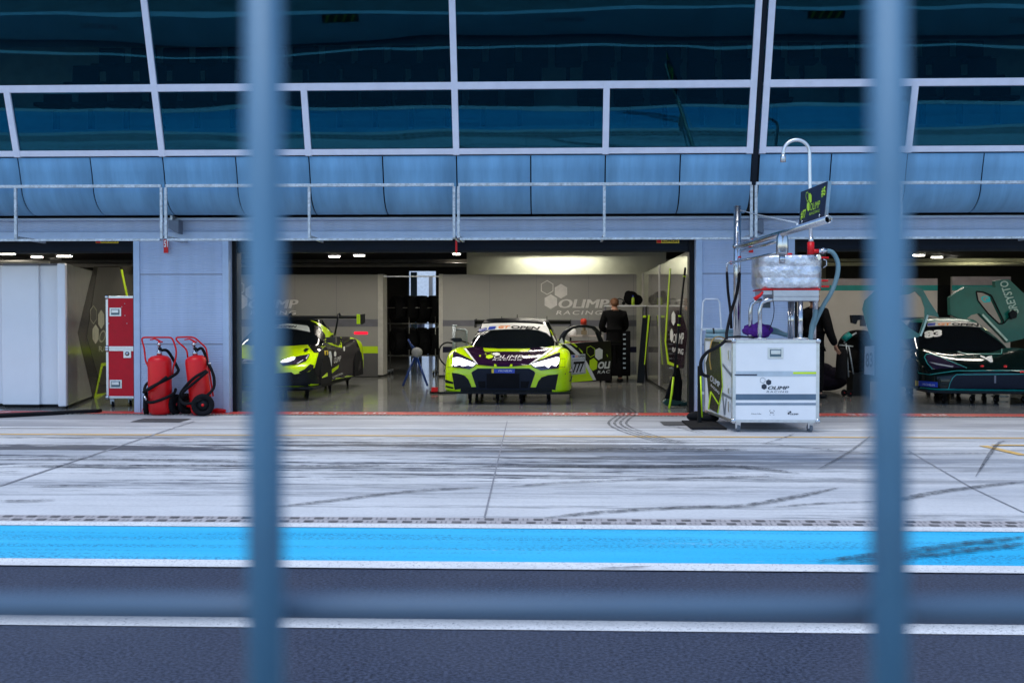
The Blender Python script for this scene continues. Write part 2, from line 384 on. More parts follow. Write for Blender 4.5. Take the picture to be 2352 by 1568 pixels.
mk([g2(0, 395), g2(200, 378), g2(460, 368), g2(900, 352), g2(1300, 345)], .06); mk([g2(0, 225), g2(400, 222), g2(800, 222), g2(1080, 226)], .22); mk([g2(150, 303), g2(700, 303), g2(1000, 300), g2(1320, 335)], .16)
mk([g1(0, 270), g1(500, 270), g1(900, 275), g1(1100, 280)], .13); mk([g1(60, 302), g1(500, 300), g1(1000, 298), g1(1400, 300), g1(1900, 300)], .13); mk([g1(0, 462), g1(120, 462), g1(255, 458)], .08)
mk([g1(150, 395), g1(300, 392), g1(500, 396)], .08); mk([g2(1400, 320), g2(1550, 235), g2(1650, 160)], .03); mk([g2(1150, 200), g2(1250, 170), g2(1300, 150)], .03)
mk([g2(1140, 195), g2(1400, 220), g2(1700, 245), g2(2300, 240)], .06); mk([g2(2130, 350), g2(2230, 200), g2(2290, 185)], .04)
mk([g2(1400, 745), g2(1800, 700), g2(2100, 660), g2(2352, 630)], .11); mk([g2(1500, 755), g2(1900, 715), g2(2200, 680), g2(2352, 660)], .10)
mk([g2(380, 778), g2(520, 772), g2(640, 768)], .03)
# slotted drain beside the blue strip
DRN = mat('drain_concrete', (.42, .39, .39), .85, var=.15, vs=14, bump=.3); DK = mat('drain_slot_shadow', (.15, .14, .14), .9, var=.5, vs=9)
sheet('drain_channel', -XW, XW, 7.03, 7.28, .004, DRN)
b = MB(); c = MB(); x = -7.0; i = 0
while x < 7.5:
    for k, y in enumerate((7.075, 7.185)):
        xx = x + .045 * k; b.face([(xx, y, .008), (xx + .062, y, .008), (xx + .062, y + .055, .008), (xx, y + .055, .008)])
        for e in ((xx + .09, y, .012, .055), (xx + .12, y, .012, .055)): c.face([(e[0], e[1], .008), (e[0] + .008, e[1], .008), (e[0] + .008, e[1] + e[3], .008), (e[0], e[1] + e[3], .008)])
    x += .163; i += 1
struct('drain_slots', b, DK); struct('drain_ribs', c, mat('drain_rib', (.28, .27, .27), .9, var=.4, vs=9))
sheet('grate_bed', -XW, XW, 15.04, 15.16, .003, mat('grate_metal', (.10, .10, .10), .6, .3, var=.4, vs=20))
b = MB(); x = -9
while x < 9: b.box(x, x + .02, 15.05, 15.15, .004, .012); x += .052
struct('grate_bars', b, mat('grate_bar', (.30, .29, .27), .6, .3, var=.5, vs=9))
b = MB()
for a, c_ in (((330, 962), (412, 970)), ((1515, 969), (1600, 978))):
    p = PZ(*a); q = PZ(*c_); b.face([(p.x, q.y, .009), (q.x, q.y, .009), (q.x, p.y, .009), (p.x, p.y, .009)])
struct('manhole_cover', b, mat('iron_cover', (.07, .07, .075), .7, .4, var=.4, vs=30))
# PIT - LANE lettering, read from inside the garages
for xc in (-1.33 - 1.62, .62, 4.9, -8.4):
    b = MB(); vs, fs = text2d('PIT - LANE', 0, .01, 1.25)
    for f in fs: b.face([(xc + .62 - vs[i][0] * 1.35, 15.46 - vs[i][1] * .17, .010) for i in f])
    struct('pit_lane_lettering', b, WHITEV)
# the low pit wall on the photographer's side: only its reflection is seen, in the glass
b = MB(); b.box(-XW, XW, 1.72, 1.95, -.01, .62)
pw = solo('pit_wall', b, mat('painted_wall', (.62, .64, .66), .6, vs=2), 'long low pale pit wall under the fence, seen only in the window reflections', 'wall')
for xc in (-11.2, .4, 11.6):
    vs, fs = text2d('NO SMOKING', 0, .012); b = MB()
    for f in fs: b.face([(xc - vs[i][0] * .95 + .47, 1.954, .34 + vs[i][1] * .12) for i in f])
    obj('lettering', b, RED, pw)
b = MB()
for xc in (-5.6, 6.3): b.box(xc, xc + .9, 1.951, 1.96, .42, .62)
obj('hazard_board', b, mat('hazard_board', (.03, .03, .02), .6), pw)
b = MB()
for xc in (-5.6, 6.3):
    for k in range(4): b.face([(xc + .05 + k * .21, 1.964, .43), (xc + .12 + k * .21, 1.964, .43), (xc + .2 + k * .21, 1.964, .61), (xc + .13 + k * .21, 1.964, .61)])
obj('hazard_stripes', b, YEL, pw)
sheet('pit_wall_walkway', -XW, XW, -6, 1.72, .25, mat('walkway_concrete', (.16, .17, .17), .9, vs=1.5, var=.3))
b = MB()
b.box(-13, 13, -.9, -.5, .25, .62)
solo('barrier_block', b, mat('dark_blocks', (.10, .12, .12), .9, vs=2, var=.4), 'long dark block behind the pit wall, seen in the window reflections', 'barrier')

# ================================================================ PIT BUILDING
def corr_mat(name, col, freq=30.0):
    m = mat(name, col, .42, 0, var=.09, vs=1.2, stretch=(4, 1, .5)); nt = m.node_tree; b = nt.nodes['Principled BSDF']
    tc = N(nt, 'ShaderNodeTexCoord'); sp = N(nt, 'ShaderNodeSeparateXYZ'); nt.links.new(tc.outputs['Object'], sp.inputs[0])
    mm = N(nt, 'ShaderNodeMath', operation='MULTIPLY', x1=freq * 2 * math.pi); nt.links.new(sp.outputs[2], mm.inputs[0]); sn = N(nt, 'ShaderNodeMath', operation='SINE'); nt.links.new(mm.outputs[0], sn.inputs[0])
    bp = N(nt, 'ShaderNodeBump', i_Strength=.16, i_Distance=.008); nt.links.new(sn.outputs[0], bp.inputs['Height']); nt.links.new(bp.outputs[0], b.inputs['Normal']); return m
CORR = corr_mat('ribbed_cladding', (.34, .42, .58))
DRUM = mat('rounded_fascia_metal', (.15, .33, .53), .6, 0, var=.16, vs=1.2, spec=.25, stretch=(5, 1, .7))
TRIM = mat('pale_trim', (.36, .46, .62), .45, var=.08)
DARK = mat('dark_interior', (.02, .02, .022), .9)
YF = 15.45; X0, X1 = -16.0, 18.2; MOD = 8.03
pb = thing('pit_building', 'long pit building with leaning dark windows above a rounded blue grey fascia and open garages', 'building', (0, YF, 0))
pill = [-5.285 - MOD, -5.285, -5.285 + MOD, -5.285 + 2 * MOD]
zl = PY(1176, 547, YF).z
for xc in pill:
    b = MB(); b.box(xc - .60, xc + .60, YF, YF + .35, 0, zl); obj('wall', b, CORR, pb)
    b = MB()
    for s in (-1, 1): b.box(xc + s * .645 - .045, xc + s * .645 + .045, YF - .02, YF + .37, 0, zl + .04)
    obj('door_jamb', b, TRIM, pb, bev=.004)
    for z in (.98, 1.98):
     b = MB(); b.box(xc - .60, xc + .60, YF - .004, YF + .002, z, z + .012)
     obj('panel_joint', b, mat('joint_shadow', (.2, .21, .26), .7), pb)
z545 = zl; z530 = PY(1176, 531, YF).z; z497 = PY(1176, 505, YF).z
b = MB(); b.box(X0, X1, YF - .01, YF + .35, z545 + .002, z497); obj('lintel_cladding', b, CORR, pb)
b = MB(); b.box(X0, X1, YF - .06, YF - .012, z545 - .01, z530); obj('lintel_trim', b, TRIM, pb, bev=.005)
b = MB(); b.box(X0, X1, YF - .12, YF + .05, z497, z497 + .035); obj('gutter', b, TRIM, pb, bev=.006)
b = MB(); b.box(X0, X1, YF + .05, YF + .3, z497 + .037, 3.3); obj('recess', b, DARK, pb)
# rounded fascia panels, one metre each
YD = 14.72; zt = PY(1176, 357, YD).z; zb_ = PY(1176, 489, 15.25).z
prof = [(YD, zt), (YD + .06, zt - .20), (YD + .10, zt - .36)]
cy, cz, rr_ = YD + .52, zt - .36, .42
for a in range(8, 91, 8): prof.append((cy - rr_ * math.cos(R(a)), cz - (cz - zb_) * math.sin(R(a))))
x = 2.75 - 1.00375 * 18
for k in range(33):
    b = MB(); xa, xb = x + .009, x + 1.00375 - .009
    if abs(xa - .009 - 2.75) < .01: xa += .05
    if abs(xb + .009 - 2.75) < .01: xb -= .05
    va = [b.bm.verts.new((xa, p[0], p[1])) for p in prof]; vb = [b.bm.verts.new((xb, p[0], p[1])) for p in prof]
    for i in range(len(prof) - 1): f = b.bm.faces.new((va[i], vb[i], vb[i + 1], va[i + 1])); f.smooth = True
    o = obj('fascia_panel', b, DRUM, pb); sm = o.modifiers.new('s', 'SOLIDIFY'); sm.thickness = .02; sm.offset = -1
    x += 1.00375
b = MB(); pr = [(p[0] + .045, p[1] - .0) for p in prof]; 
va = [b.bm.verts.new((X0, p[0], p[1] + .02 * 0)) for p in pr]; vb = [b.bm.verts.new((X1, p[0], p[1])) for p in pr]
for i in range(len(pr) - 1): b.bm.faces.new((va[i], vb[i], vb[i + 1], va[i + 1]))
obj('fascia_backing', b, DARK, pb)
# leaning glazing
LEAN = math.tan(R(18.3))
def gy(z): return YD - (z - zt) * LEAN
Zs = zt + .012; Zt0 = PY(1176, 198, 14.45).z; ZTOP = 6.6
def slope_bar(name, x, hw, z0, z1, dep=.09, out=.03, m=FRAME):
    b = MB(); q = [(x - hw, gy(z0) - out, z0), (x + hw, gy(z0) - out, z0), (x + hw, gy(z1) - out, z1), (x - hw, gy(z1) - out, z1)]
    b.prism(q, (0, dep, 0)); return obj(name, b, m, pb, bev=.003)
def rail(name, z0, z1, xa, xb, out=.032):
    b = MB(); q = [(xa, gy(z0) - out, z0), (xa, gy(z1) - out, z1), (xa, gy(z1) + .08, z1), (xa, gy(z0) + .08, z0)]; b.prism(q, (xb - xa, 0, 0)); return obj(name, b, FRAME, pb, bev=.003)
G0 = 2.75
for (xa, xb) in ((X0, G0 - .05), (G0 + .05, X1)):
    rail('sill_rail', Zs, Zs + .075, xa, xb); rail('transom', Zt0 - .045, Zt0 + .045, xa, xb); rail('head_rail', ZTOP - .06, ZTOP + .04, xa, xb)
k = -9
while k < 8:
    x = G0 + 2.0075 * k
    if k == 0:
        for s in (-1, 1): slope_bar('mullion', x + s * .085, .042, Zs - .01, ZTOP, .10, .036)
        slope_bar('expansion_gap', x, .042, zt - .62, ZTOP, .05, -.02, mat('dark_gap', (.015, .02, .03), .7))
    else:
        slope_bar('mullion', x, .042, Zs - .01, Zt0 + .02, .10, .036)
        if k % 2 == 0: slope_bar('mullion', x, .042, Zt0 + .02, ZTOP, .10, .036)
    k += 1
def glass_mat():
    m = bpy.data.materials.new('tinted_glazing'); m.use_nodes = True; nt = m.node_tree; L = nt.links; out = nt.nodes['Material Output']; nt.nodes.remove(nt.nodes['Principled BSDF'])
    tr = N(nt, 'ShaderNodeBsdfTransparent'); tr.inputs[0].default_value = (.32, .50, .55, 1)
    gl = N(nt, 'ShaderNodeBsdfGlossy', i_Roughness=.012); gl.inputs[0].default_value = (.10, .54, .76, 1)
    tc = N(nt, 'ShaderNodeTexCoord'); mp = N(nt, 'ShaderNodeMapping'); mp.inputs['Scale'].default_value = (.32, .5, .9); ns = N(nt, 'ShaderNodeTexNoise', i_Scale=1.0, i_Detail=1.5)
    L.new(tc.outputs['Object'], mp.inputs[0]); L.new(mp.outputs[0], ns.inputs[0]); bp = N(nt, 'ShaderNodeBump', i_Strength=.3, i_Distance=.024); L.new(ns.outputs[0], bp.inputs['Height']); L.new(bp.outputs[0], gl.inputs['Normal'])
    lw = N(nt, 'ShaderNodeLayerWeight', i_Blend=.25); mr = N(nt, 'ShaderNodeMapRange', x3=.075, x4=.9); L.new(lw.outputs[0], mr.inputs[0])
    mx = N(nt, 'ShaderNodeMixShader'); L.new(mr.outputs[0], mx.inputs[0]); L.new(tr.outputs[0], mx.inputs[1]); L.new(gl.outputs[0], mx.inputs[2]); L.new(mx.outputs[0], out.inputs[0]); return m
GLZ = glass_mat()
def pane(xa, xb, z0, z1, dx):
    t = random.uniform(-.004, .004); b = MB(); b.prism([(xa, gy(z0) + t, z0), (xb, gy(z0) - t, z0), (xb, gy(z1) - t, z1), (xa, gy(z1) + t, z1)], (0, .012, 0)); obj('window_pane', b, GLZ, pb)
for k in range(-9, 8):
    x = G0 + 2.0075 * k; pane(x + .03, x + 1.98, Zs + .05, Zt0 - .02, k)
    if k % 2 == 0: pane(x + .03, x + 3.98, Zt0 + .02, ZTOP - .03, k)
# lounge behind the glass, roof, garage ceiling, rear wall
LR = mat('lounge_surface', (.5, .5, .48), .8)
b = MB(); b.box(X0, X1, 15.9, 40, 3.32, 3.6); b.box(X0, X1, 14.9, 15.9, 3.5, 3.58)
for i in range(3): b.box(X0, X1, 15.35 + .75 * i, 21, 3.6 + .45 * i, 3.6 + .45 * i + .448)
obj('tiered_floor', b, LR, pb)
b = MB(); b.box(X0, X1, 21, 21.2, 3.6, 6.7); obj('lounge_rear_wall', b, LR, pb)
b = MB(); b.box(X0, X1, gy(ZTOP) - .5, 40, ZTOP + .04, ZTOP + .4); obj('roof', b, TRIM, pb)
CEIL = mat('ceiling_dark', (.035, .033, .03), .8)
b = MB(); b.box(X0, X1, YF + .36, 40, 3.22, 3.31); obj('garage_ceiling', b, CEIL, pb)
b = MB()
for y in (18.9, 22.6, 27.0): b.box(X0, X1, y, y + .25, 3.02, 3.218)
obj('ceiling_beam', b, mat('beam_paint', (.10, .095, .085), .7), pb)
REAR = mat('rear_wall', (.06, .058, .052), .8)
# rear wall has a paddock doorway
YR = 38.0; dl, dr = PY(938, 700, YR).x, PY(1001, 700, YR).x; dtop = PY(960, 622, YR).z
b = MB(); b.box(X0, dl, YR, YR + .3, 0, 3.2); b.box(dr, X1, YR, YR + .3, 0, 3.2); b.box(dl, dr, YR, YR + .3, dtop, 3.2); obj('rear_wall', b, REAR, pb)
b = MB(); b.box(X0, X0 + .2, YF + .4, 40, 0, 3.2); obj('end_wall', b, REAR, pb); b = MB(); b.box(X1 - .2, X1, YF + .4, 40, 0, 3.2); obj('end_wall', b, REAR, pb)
b = MB(); b.tube([(X0, 29.7, 2.84), (X1, 29.7, 2.84)], .055, 10); obj('service_pipe', b, mat('pipe_paint', (.42, .40, .36), .5), pb)
b = MB(); b.box(X0, X1, 29.9, 29.98, 2.92, 3.0); obj('cable_tray', b, mat('tray', (.25, .24, .22), .5), pb)
# roller shutters
SHUT = corr_mat('shutter_slats', (.003, .007, .016), 18.0); zs_ = PY(1176, 575, 15.72).z
for i, xc in enumerate(pill[:-1]):
    b = MB(); b.box(xc + .692, xc + MOD - .692, 15.66, 15.74, zs_, zl + .1); sh = obj('roller_shutter', b, SHUT, pb)
    b = MB(); b.box(xc + .692, xc + MOD - .692, 15.65, 15.75, zs_ - .03, zs_ - .001); obj('bottom_bar', b, BLK, sh)
    b = MB()
    for s, xx in ((1, xc + .692), (-1, xc + MOD - .692)): b.box(min(xx, xx + s * .07), max(xx, xx + s * .07), 15.6, 15.83, 0, zl)
    obj('guide_rail', b, BLK, sh)
    # maker's plate
    pl = Plane((0, 15.655, 0), (0, -1, 0), .002)
    pc = 1534 if i == 1 else (246 if i == 0 else None)
    if pc:
        b = poly_bm(pl, [rect((pc - 26, 548.5), (pc + 26, 558.5))]); obj('maker_plate', b, YEL, sh)
        b = poly_bm(pl, [rect((pc - 25.5, 549), (pc - 15, 558.2))], 2); obj('plate_mark', b, RED, sh)
        b = poly_bm(pl, textpolys('KOPRON', rect((pc - 13, 550.3), (pc + 23, 557)), 0, .02), 3); obj('lettering', b, BLK, sh)
# number signs below the lintel
def nsign(px, py0, py1, txt, hw=5.2):
    pl = Plane((0, YF - .075, 0), (0, -1, 0), .0); q = rect((px - hw, py0), (px + hw, py1)); b = MB(); b.prism([pl.at(p) for p in q], (0, .012, 0)); s = obj('number_sign', b, RED, pb)
    pl = Plane((0, YF - .078, 0), (0, -1, 0), .002)
    if txt: obj('lettering', poly_bm(pl, textpolys(txt, rect((px - hw + 1, py0 + 4), (px + hw - 1, py0 + 20)), 0, .03)), WHITEV, s)
nsign(381, 548, 581, '51'); nsign(1725, 546, 580, '52')
nsign(1048, 548, 583, None, 2.2)

# hanging banner rails in front of the fascia
def banner_rail(xa, xb, label):
    yr = 14.55; za = PY(1176, 424, yr).z; zb = PY(1176, 546, yr).z; t = thing('banner_rail', label, 'rail', (xa, yr, zb), 'galvanised rails in front of the fascia')
    b = MB(); b.box(xa + .02, xb - .02, yr - .02, yr + .02, za - .02, za + .02); obj('top_rail', b, GALV, t, bev=.003)
    for x in (xa + .02, (xa + xb) / 2, xb - .02):
        b = MB(); b.box(x - .018, x + .018, yr - .018, yr + .018, zb, za - .022); obj('post', b, GALV, t, bev=.003)
        b = MB(); b.box(x - .015, x + .015, yr + .0185, YF - .06, zb + .0, zb + .04); obj('bracket', b, GALV, t)
    b = MB(); b.box(xa + .04, xb - .04, yr - .025, yr + .03, zb - .03, zb - .002); obj('bottom_rail', b, GALV, t)
gx = [PY(p, 480, 14.55).x for p in (-300, 376, 1048, 1731, 2410)]
for i, lb in enumerate(('galvanised rail at far left, above the white cabinet fronts and red cases', 'galvanised rail left of centre, over the garage opening with the yellow car',
                        'galvanised rail right of centre, over the parked 777 car', 'galvanised rail at right, above the green car behind the silver tank')):
    banner_rail(gx[i] + .01, gx[i + 1] - .01, lb)
for xx, lb in ((398, 'dark wedge shaped floodlight under the fascia above the extinguishers'), (1742, 'dark wedge shaped floodlight under the fascia behind the steel boom')):
    t = thing('floodlight', lb, 'light', PY(xx, 515, 15.3), 'floodlights under the fascia'); b = MB(); a = [PY(xx - 12, 505, 15.2), PY(xx + 12, 505, 15.2), PY(xx + 12, 537, 15.2), PY(xx - 12, 524, 15.2)]; b.prism(a, (0, .18, 0)); obj('housing', b, mat('floodlight_grey', (.10, .13, .18), .5), t, bev=.006)
    b = MB(); b.box(a[0].x + .03, a[0].x + .06, 15.2, 15.42, a[0].z, a[0].z + .06); obj('bracket', b, GALV, t)

# lounge seats behind the glass
SEAT = mat('seat_shell', (.008, .009, .012), .6)
proto = thing('lounge_seat', 'dark folding seat in a row behind the tinted glass', 'seat', (0, 0, 0), 'dark seats behind the tinted glass')
b = MB(); b.box(-.21, .21, -.03, .03, .38, .72); obj('backrest', b, SEAT, proto, bev=.025)
b = MB(); b.box(-.20, .20, -.36, -.035, .34, .40); obj('seat', b, SEAT, proto, bev=.02)
b = MB(); b.box(-.03, .03, -.1, .0, 0, .335); obj('pedestal', b, SEAT, proto)
first = True
for r_ in range(3):
    for k in range(27):
        xx = -7.2 + .52 * k + .1 * r_
        if abs((xx + .3) % 4.0) < .55 and r_ < 2: continue
        pos = Vector((xx, 15.75 + .75 * r_, 3.602 + .45 * r_ + (.0 if r_ == 0 else 0)))
        pos.z = 3.6 + .45 * (r_ + 1) - .002 + .001
        if first: proto.location = pos; ROOT[proto.name] = pos; first = False; base_ = proto; p0 = pos
        else: copy_tree(base_, pos - p0)

# ceiling lamps, lit
def ceiling_lamp(x, y, ln, label, group, col, power, z=3.16, ax='x'):
    t = thing('ceiling_lamp', label, 'ceiling light', (x, y, z), group)
    h = (ln / 2, .07) if ax == 'x' else (.07, ln / 2)
    b = MB(); b.box(x - h[0], x + h[0], y - h[1], y + h[1], z, z + .05); obj('housing', b, WHITEP, t)
    m = mat('tube_' + group.replace(' ', '_'), (.9, .9, .9), .4, emit=col, es=14)
    b = MB(); b.box(x - h[0] + .03, x + h[0] - .03, y - h[1] + .02, y + h[1] - .02, z - .03, z - .002); obj('tube', b, m, t)
    if power:
        l = bpy.data.lights.new('lamp_light', 'AREA'); l.shape = 'RECTANGLE'; l.size = h[0] * 2; l.size_y = h[1] * 2; l.energy = power; l.color = col; lo = link(bpy.data.objects.new('lamp_light', l)); lo.parent = t; lo.location = (0, 0, -.04); ROOT[lo.name] = ROOT[t.name]
    return t
WC = (1.0, .93, .80); YC = (1.0, 1.0, .55)
pos_words = {-5: 'left', -1: 'centre', 3: 'right'}
for gi, (xg, nm) in enumerate(((-1.27, 'middle garage'), (6.77, 'right garage'), (-9.3, 'left garage'))):
    P_ = (24, 11, 12)[gi]
    for j, (dx, dy, wrd) in enumerate(((-1.9, 17.6, 'front left'), (1.4, 17.6, 'front right'), (-1.9, 22.2, 'middle left'), (1.4, 22.2, 'middle right'))):
        ceiling_lamp(xg + dx, dy, 1.5, 'slim lit strip lamp on the %s ceiling, %s of four' % (nm, wrd), 'strip lamps over the cars', WC, P_ * (1.25 if j < 2 and gi == 0 else 1.0))
# the wash of the lamp over the partition in the middle garage
t = ceiling_lamp(PY(1283, 600, 26.55).x, 26.82, 1.9, 'long strip lamp close above the olimp partition, washing the wall behind it', 'strip lamp over the partition', (1.0, 1.0, .78), 20)
for (px, yy, ln, w_) in ((15, 29.5, .5, 'far left'), (85, 31, .35, 'second from far left'), (128, 33, .3, 'third from far left'), (148, 30.6, .45, 'fourth from far left'), (768, 31, .35, 'left of centre above the tyre rack'), (825, 30.5, .35, 'centre left above the tyre rack doorway'), (1049, 30, .25, 'behind the red hanging tag'), (2110, 31, .35, 'right, first past the fence bar'), (2152, 32, .35, 'right, second past the fence bar'), (2185, 33, .3, 'right, third past the fence bar')):
    p = PY(px, 578, yy); ceiling_lamp(p.x, yy, ln, 'small bright lamp deep in the garages, ' + w_, 'small lamps deep in the garages', (1, .93, .8), 5)
for (px, py, yy, ln, w_) in ((1950, 580, 27.5, .8, 'just right of the silver tank'), (2275, 577, 29, .9, 'above the raised green door'), (2400, 577, 30, .9, 'at the right edge of the picture')):
    p = PY(px, py, yy); ceiling_lamp(p.x, yy, ln, 'yellowish strip lamp on the far ceiling ' + w_, 'yellowish strip lamps', YC, 8, z=3.18)
# ================================================================ PARTITIONS AND CABINETS IN THE GARAGES
PART = mat('partition_laminate', (.37, .36, .35), .25, var=.04, vs=1.0)
PARTD = mat('partition_lower', (.12, .118, .12), .3, var=.05); BEIGE = mat('upper_wall', (.50, .49, .42), .6, var=.05)
def logo(pl, parent, c, k, m1, m2, m3, hexes=None, t1=None, t2=None, sh=.25, reg=None):
    """three hexagons, a wordmark and a second line; all measured in the photo"""
    obj('emblem_outline', poly_bm(pl, ringpoly(hexpts(*hexes[0]), .88)), m1, parent)
    for h in hexes[1:]: obj('emblem_hexagon', poly_bm(pl, [hexpts(*h)]), m1, parent)
    sh = 0
    if t1:                                           # heavy strokes: three layers, each a hair further out and to the side
        b = MB(); wd_ = abs(t1[0][1] - t1[3][1]) * .075
        for kk, sx in ((1, -wd_), (1.3, 0), (1.6, wd_)):
            for pts in textpolys('OLIMP', [(x + sx, y) for x, y in t1], sh, .05): b.face([pl.at(p, kk) for p in pts])
        obj('lettering', b, m2, parent)
    if t2: obj('lettering', poly_bm(pl, textpolys('RACING', t2, sh, .012, 1.25)), m3, parent)
def part_panel(t, nm, xa, xb, Y, za, zb, m, th=.06, bev=0): b = MB(); b.box(min(xa, xb), max(xa, xb), Y, Y + th, za, zb); return obj(nm, b, m, t, bev=bev)
YP = 25.3
HZ = PY(1176, 630, YP).z
def wall_z(y): return PY(1176, y, YP).z
# left hand partition with the logo
xl, xr = PY(300, 700, YP).x, PY(868, 700, YP).x
t = thing('partition_wall', 'grey garage partition with lime stripe and logo behind the car with one lit headlight', 'partition', ((xl + xr) / 2, YP, 0), 'garage partitions')
part_panel(t, 'panel', xl, xr, YP, .05, HZ, PART)
pl = Plane((0, YP, 0), (0, -1, 0))
obj('stripe', poly_bm(pl, [rect((300, 733), (868, 750))]), GREYV, t); obj('lime_stripe', poly_bm(pl, [rect((300, 795), (868, 811))]), LIMED, t); obj('lower_panel', poly_bm(pl, [rect((300, 811), (868, 864))]), PARTD, t)
b = MB(); b.box(xr, PY(880, 700, YP).x, YP - .01, YP + .62, .05, HZ + .01); obj('end_post', b, mat('post_white', (.55, .53, .50), .4), t, bev=.005)
b = MB(); b.box(xl, xr, YP + .02, YP + .05, 0, .048); obj('plinth', b, BLK, t)
for i in range(5): b = MB(); x = xl + (i + 1) * (xr - xl) / 6; b.box(x - .003, x + .003, YP - .002, YP + .01, .06, HZ - .01); obj('panel_joint', b, GREYV, t)
W3 = mat('logo_grey_white', (.82, .79, .79), .4)
logo(pl, t, 0, 0, W3, W3, W3, [r4(130, 448) + (16, 17), r4(232, 480) + (16, 17), r4(155, 553) + (16, 17.5)], [r4(205, 604), r4(575, 604), r4(592, 537), r4(222, 537)], [r4(225, 652), r4(570, 652), r4(575, 622), r4(230, 622)])
# red indicator light on that partition
b = poly_bm(pl, [[(c[0], c[1]) for c in [r4(1015, 793), r4(1022, 783), r4(1118, 783), r4(1125, 793), r4(1118, 803), r4(1022, 803)]]], 2)
bm_ = b; red = obj('rear_light_glow', bm_, mat('red_led', (.5, .01, .02), .3, emit=(1, .004, .03), es=1.0), t)
# middle partition behind the 777 car
xl, xr = PY(1017, 700, YP).x, PY(1462, 700, YP).x
t = thing('partition_wall', 'grey garage partition with white olimp racing logo behind the 777 car', 'partition', ((xl + xr) / 2, YP, 0), 'garage partitions')
part_panel(t, 'panel', xl, xr, YP, .05, HZ, PART)
obj('stripe', poly_bm(pl, [rect((1017, 735), (1462, 749))]), GREYV, t); obj('navy_stripe', poly_bm(pl, [rect((1017, 796), (1462, 809))]), NAVY, t)
b = MB(); b.box(PY(1008, 700, YP).x, xl - .001, YP - .01, YP + .5, .05, HZ + .01); obj('end_post', b, mat('post_white', (.55, .53, .50), .4), t, bev=.005)
for i in range(4): b = MB(); x = PY((1125, 1232, 1352, 1455)[i], 700, YP).x; b.box(x - .003, x + .003, YP - .002, YP + .01, .06, HZ - .01); obj('panel_joint', b, GREYV, t)
logo(pl, t, 0, 0, W3, W3, W3, [r6(175, 445) + (16.5, 17), r6(281, 473) + (16.5, 17), r6(203, 553) + (16.5, 17)], [r6(258, 602), r6(635, 602), r6(652, 534), r6(275, 534)], [r6(243, 653), r6(590, 653), r6(600, 621), r6(253, 621)])
# horizontal bar between the two end posts
b = MB(); b.box(PY(881, 632, YP).x, PY(1008, 632, YP).x, YP, YP + .03, HZ - .06, HZ - .03); solo('header_bar', b, ALU, 'thin pale bar joining the two partition posts over the tyre rack doorway', 'bar')
# high beige wall behind the middle partition
yb = 27.2; b = MB(); b.box(PY(1072, 600, yb).x, PY(1530, 600, yb).x, yb, yb + .1, 0, 3.2); 
tb = solo('beige_wall', b, BEIGE, 'tall beige wall behind the olimp partition, lit from above', 'wall')
# right hand side wall of the middle garage (glossy graphic panels, end on)
XS = 2.14; t = thing('side_partition', 'glossy pale side partition with black olimp graphic near the garage opening, mirroring the person', 'partition', (XS, 20, 0), 'garage partitions')
GLOSSP = mat('glossy_panel', (.20, .195, .18), .06, var=.06, vs=2, coat=.3)
y0, y1, y2, y3 = 15.98, 21.3, 21.5, 25.3; hs = 2.40
ps = Plane((XS, 0, 0), (-1, 0, 0), .003)
b = MB(); b.box(XS, XS + .05, y0 + .12, y1, .05, hs); obj('panel', b, GLOSSP, t)
b = MB(); b.box(XS - .02, XS + .07, y0, y0 + .118, .05, hs + .01); obj('end_post', b, WHITEP, t, bev=.005)
b = MB(); b.box(XS + .02, XS + .04, y0 + .1, y3, 0, .048); obj('plinth', b, BLK, t)
b = MB(); b.box(XS - .01, XS + .07, y1 + .002, y2, .05, hs + .01); obj('middle_post', b, mat('post_grey', (.38, .37, .40), .4), t, bev=.005)
b = MB(); b.box(XS, XS + .05, y2 + .002, y3, .05, hs); obj('panel', b, GLOSSP, t)
b = MB(); b.box(XS - .02, XS + .06, y3 - .2, y3 - .002, hs + .002 - 2.35, hs + .01); obj('corner_post', b, mat('post_white', (.55, .53, .50), .4), t, bev=.005)
PLUM = mat('plum_graphic', (.035, .018, .028), .1, coat=.3)
obj('graphic', poly_bm(ps, [r6.L((1120, 600), (1190, 590), (1250, 780), (1222, 1060), (1180, 1060), (1105, 1005), (1088, 860))]), PLUM, t)
lim = [r6.L((1110, 300), (1120, 300), (1086, 860), (1108, 1010), (1178, 1040), (1176, 1058), (1095, 1030), (1074, 850))]
obj('lime_stripe', poly_bm(ps, lim, 2), LIMED, t)
obj('emblem', poly_bm(ps, [hexpts(*r6(1142, 680), 5, 17), hexpts(*r6(1128, 810), 4, 16)], 2), WHITEV, t)
obj('lettering', poly_bm(ps, textpolys('OLIMP', [r6(1135, 868), r6(1218, 880), r6(1222, 790), r6(1140, 800)], 0, .03), 2), WHITEV, t)
obj('lettering', poly_bm(ps, textpolys('RACING', [r6(1132, 935), r6(1215, 960), r6(1218, 915), r6(1135, 900)], 0, .01), 2), WHITEV, t)
b = MB(); yq = 15.9
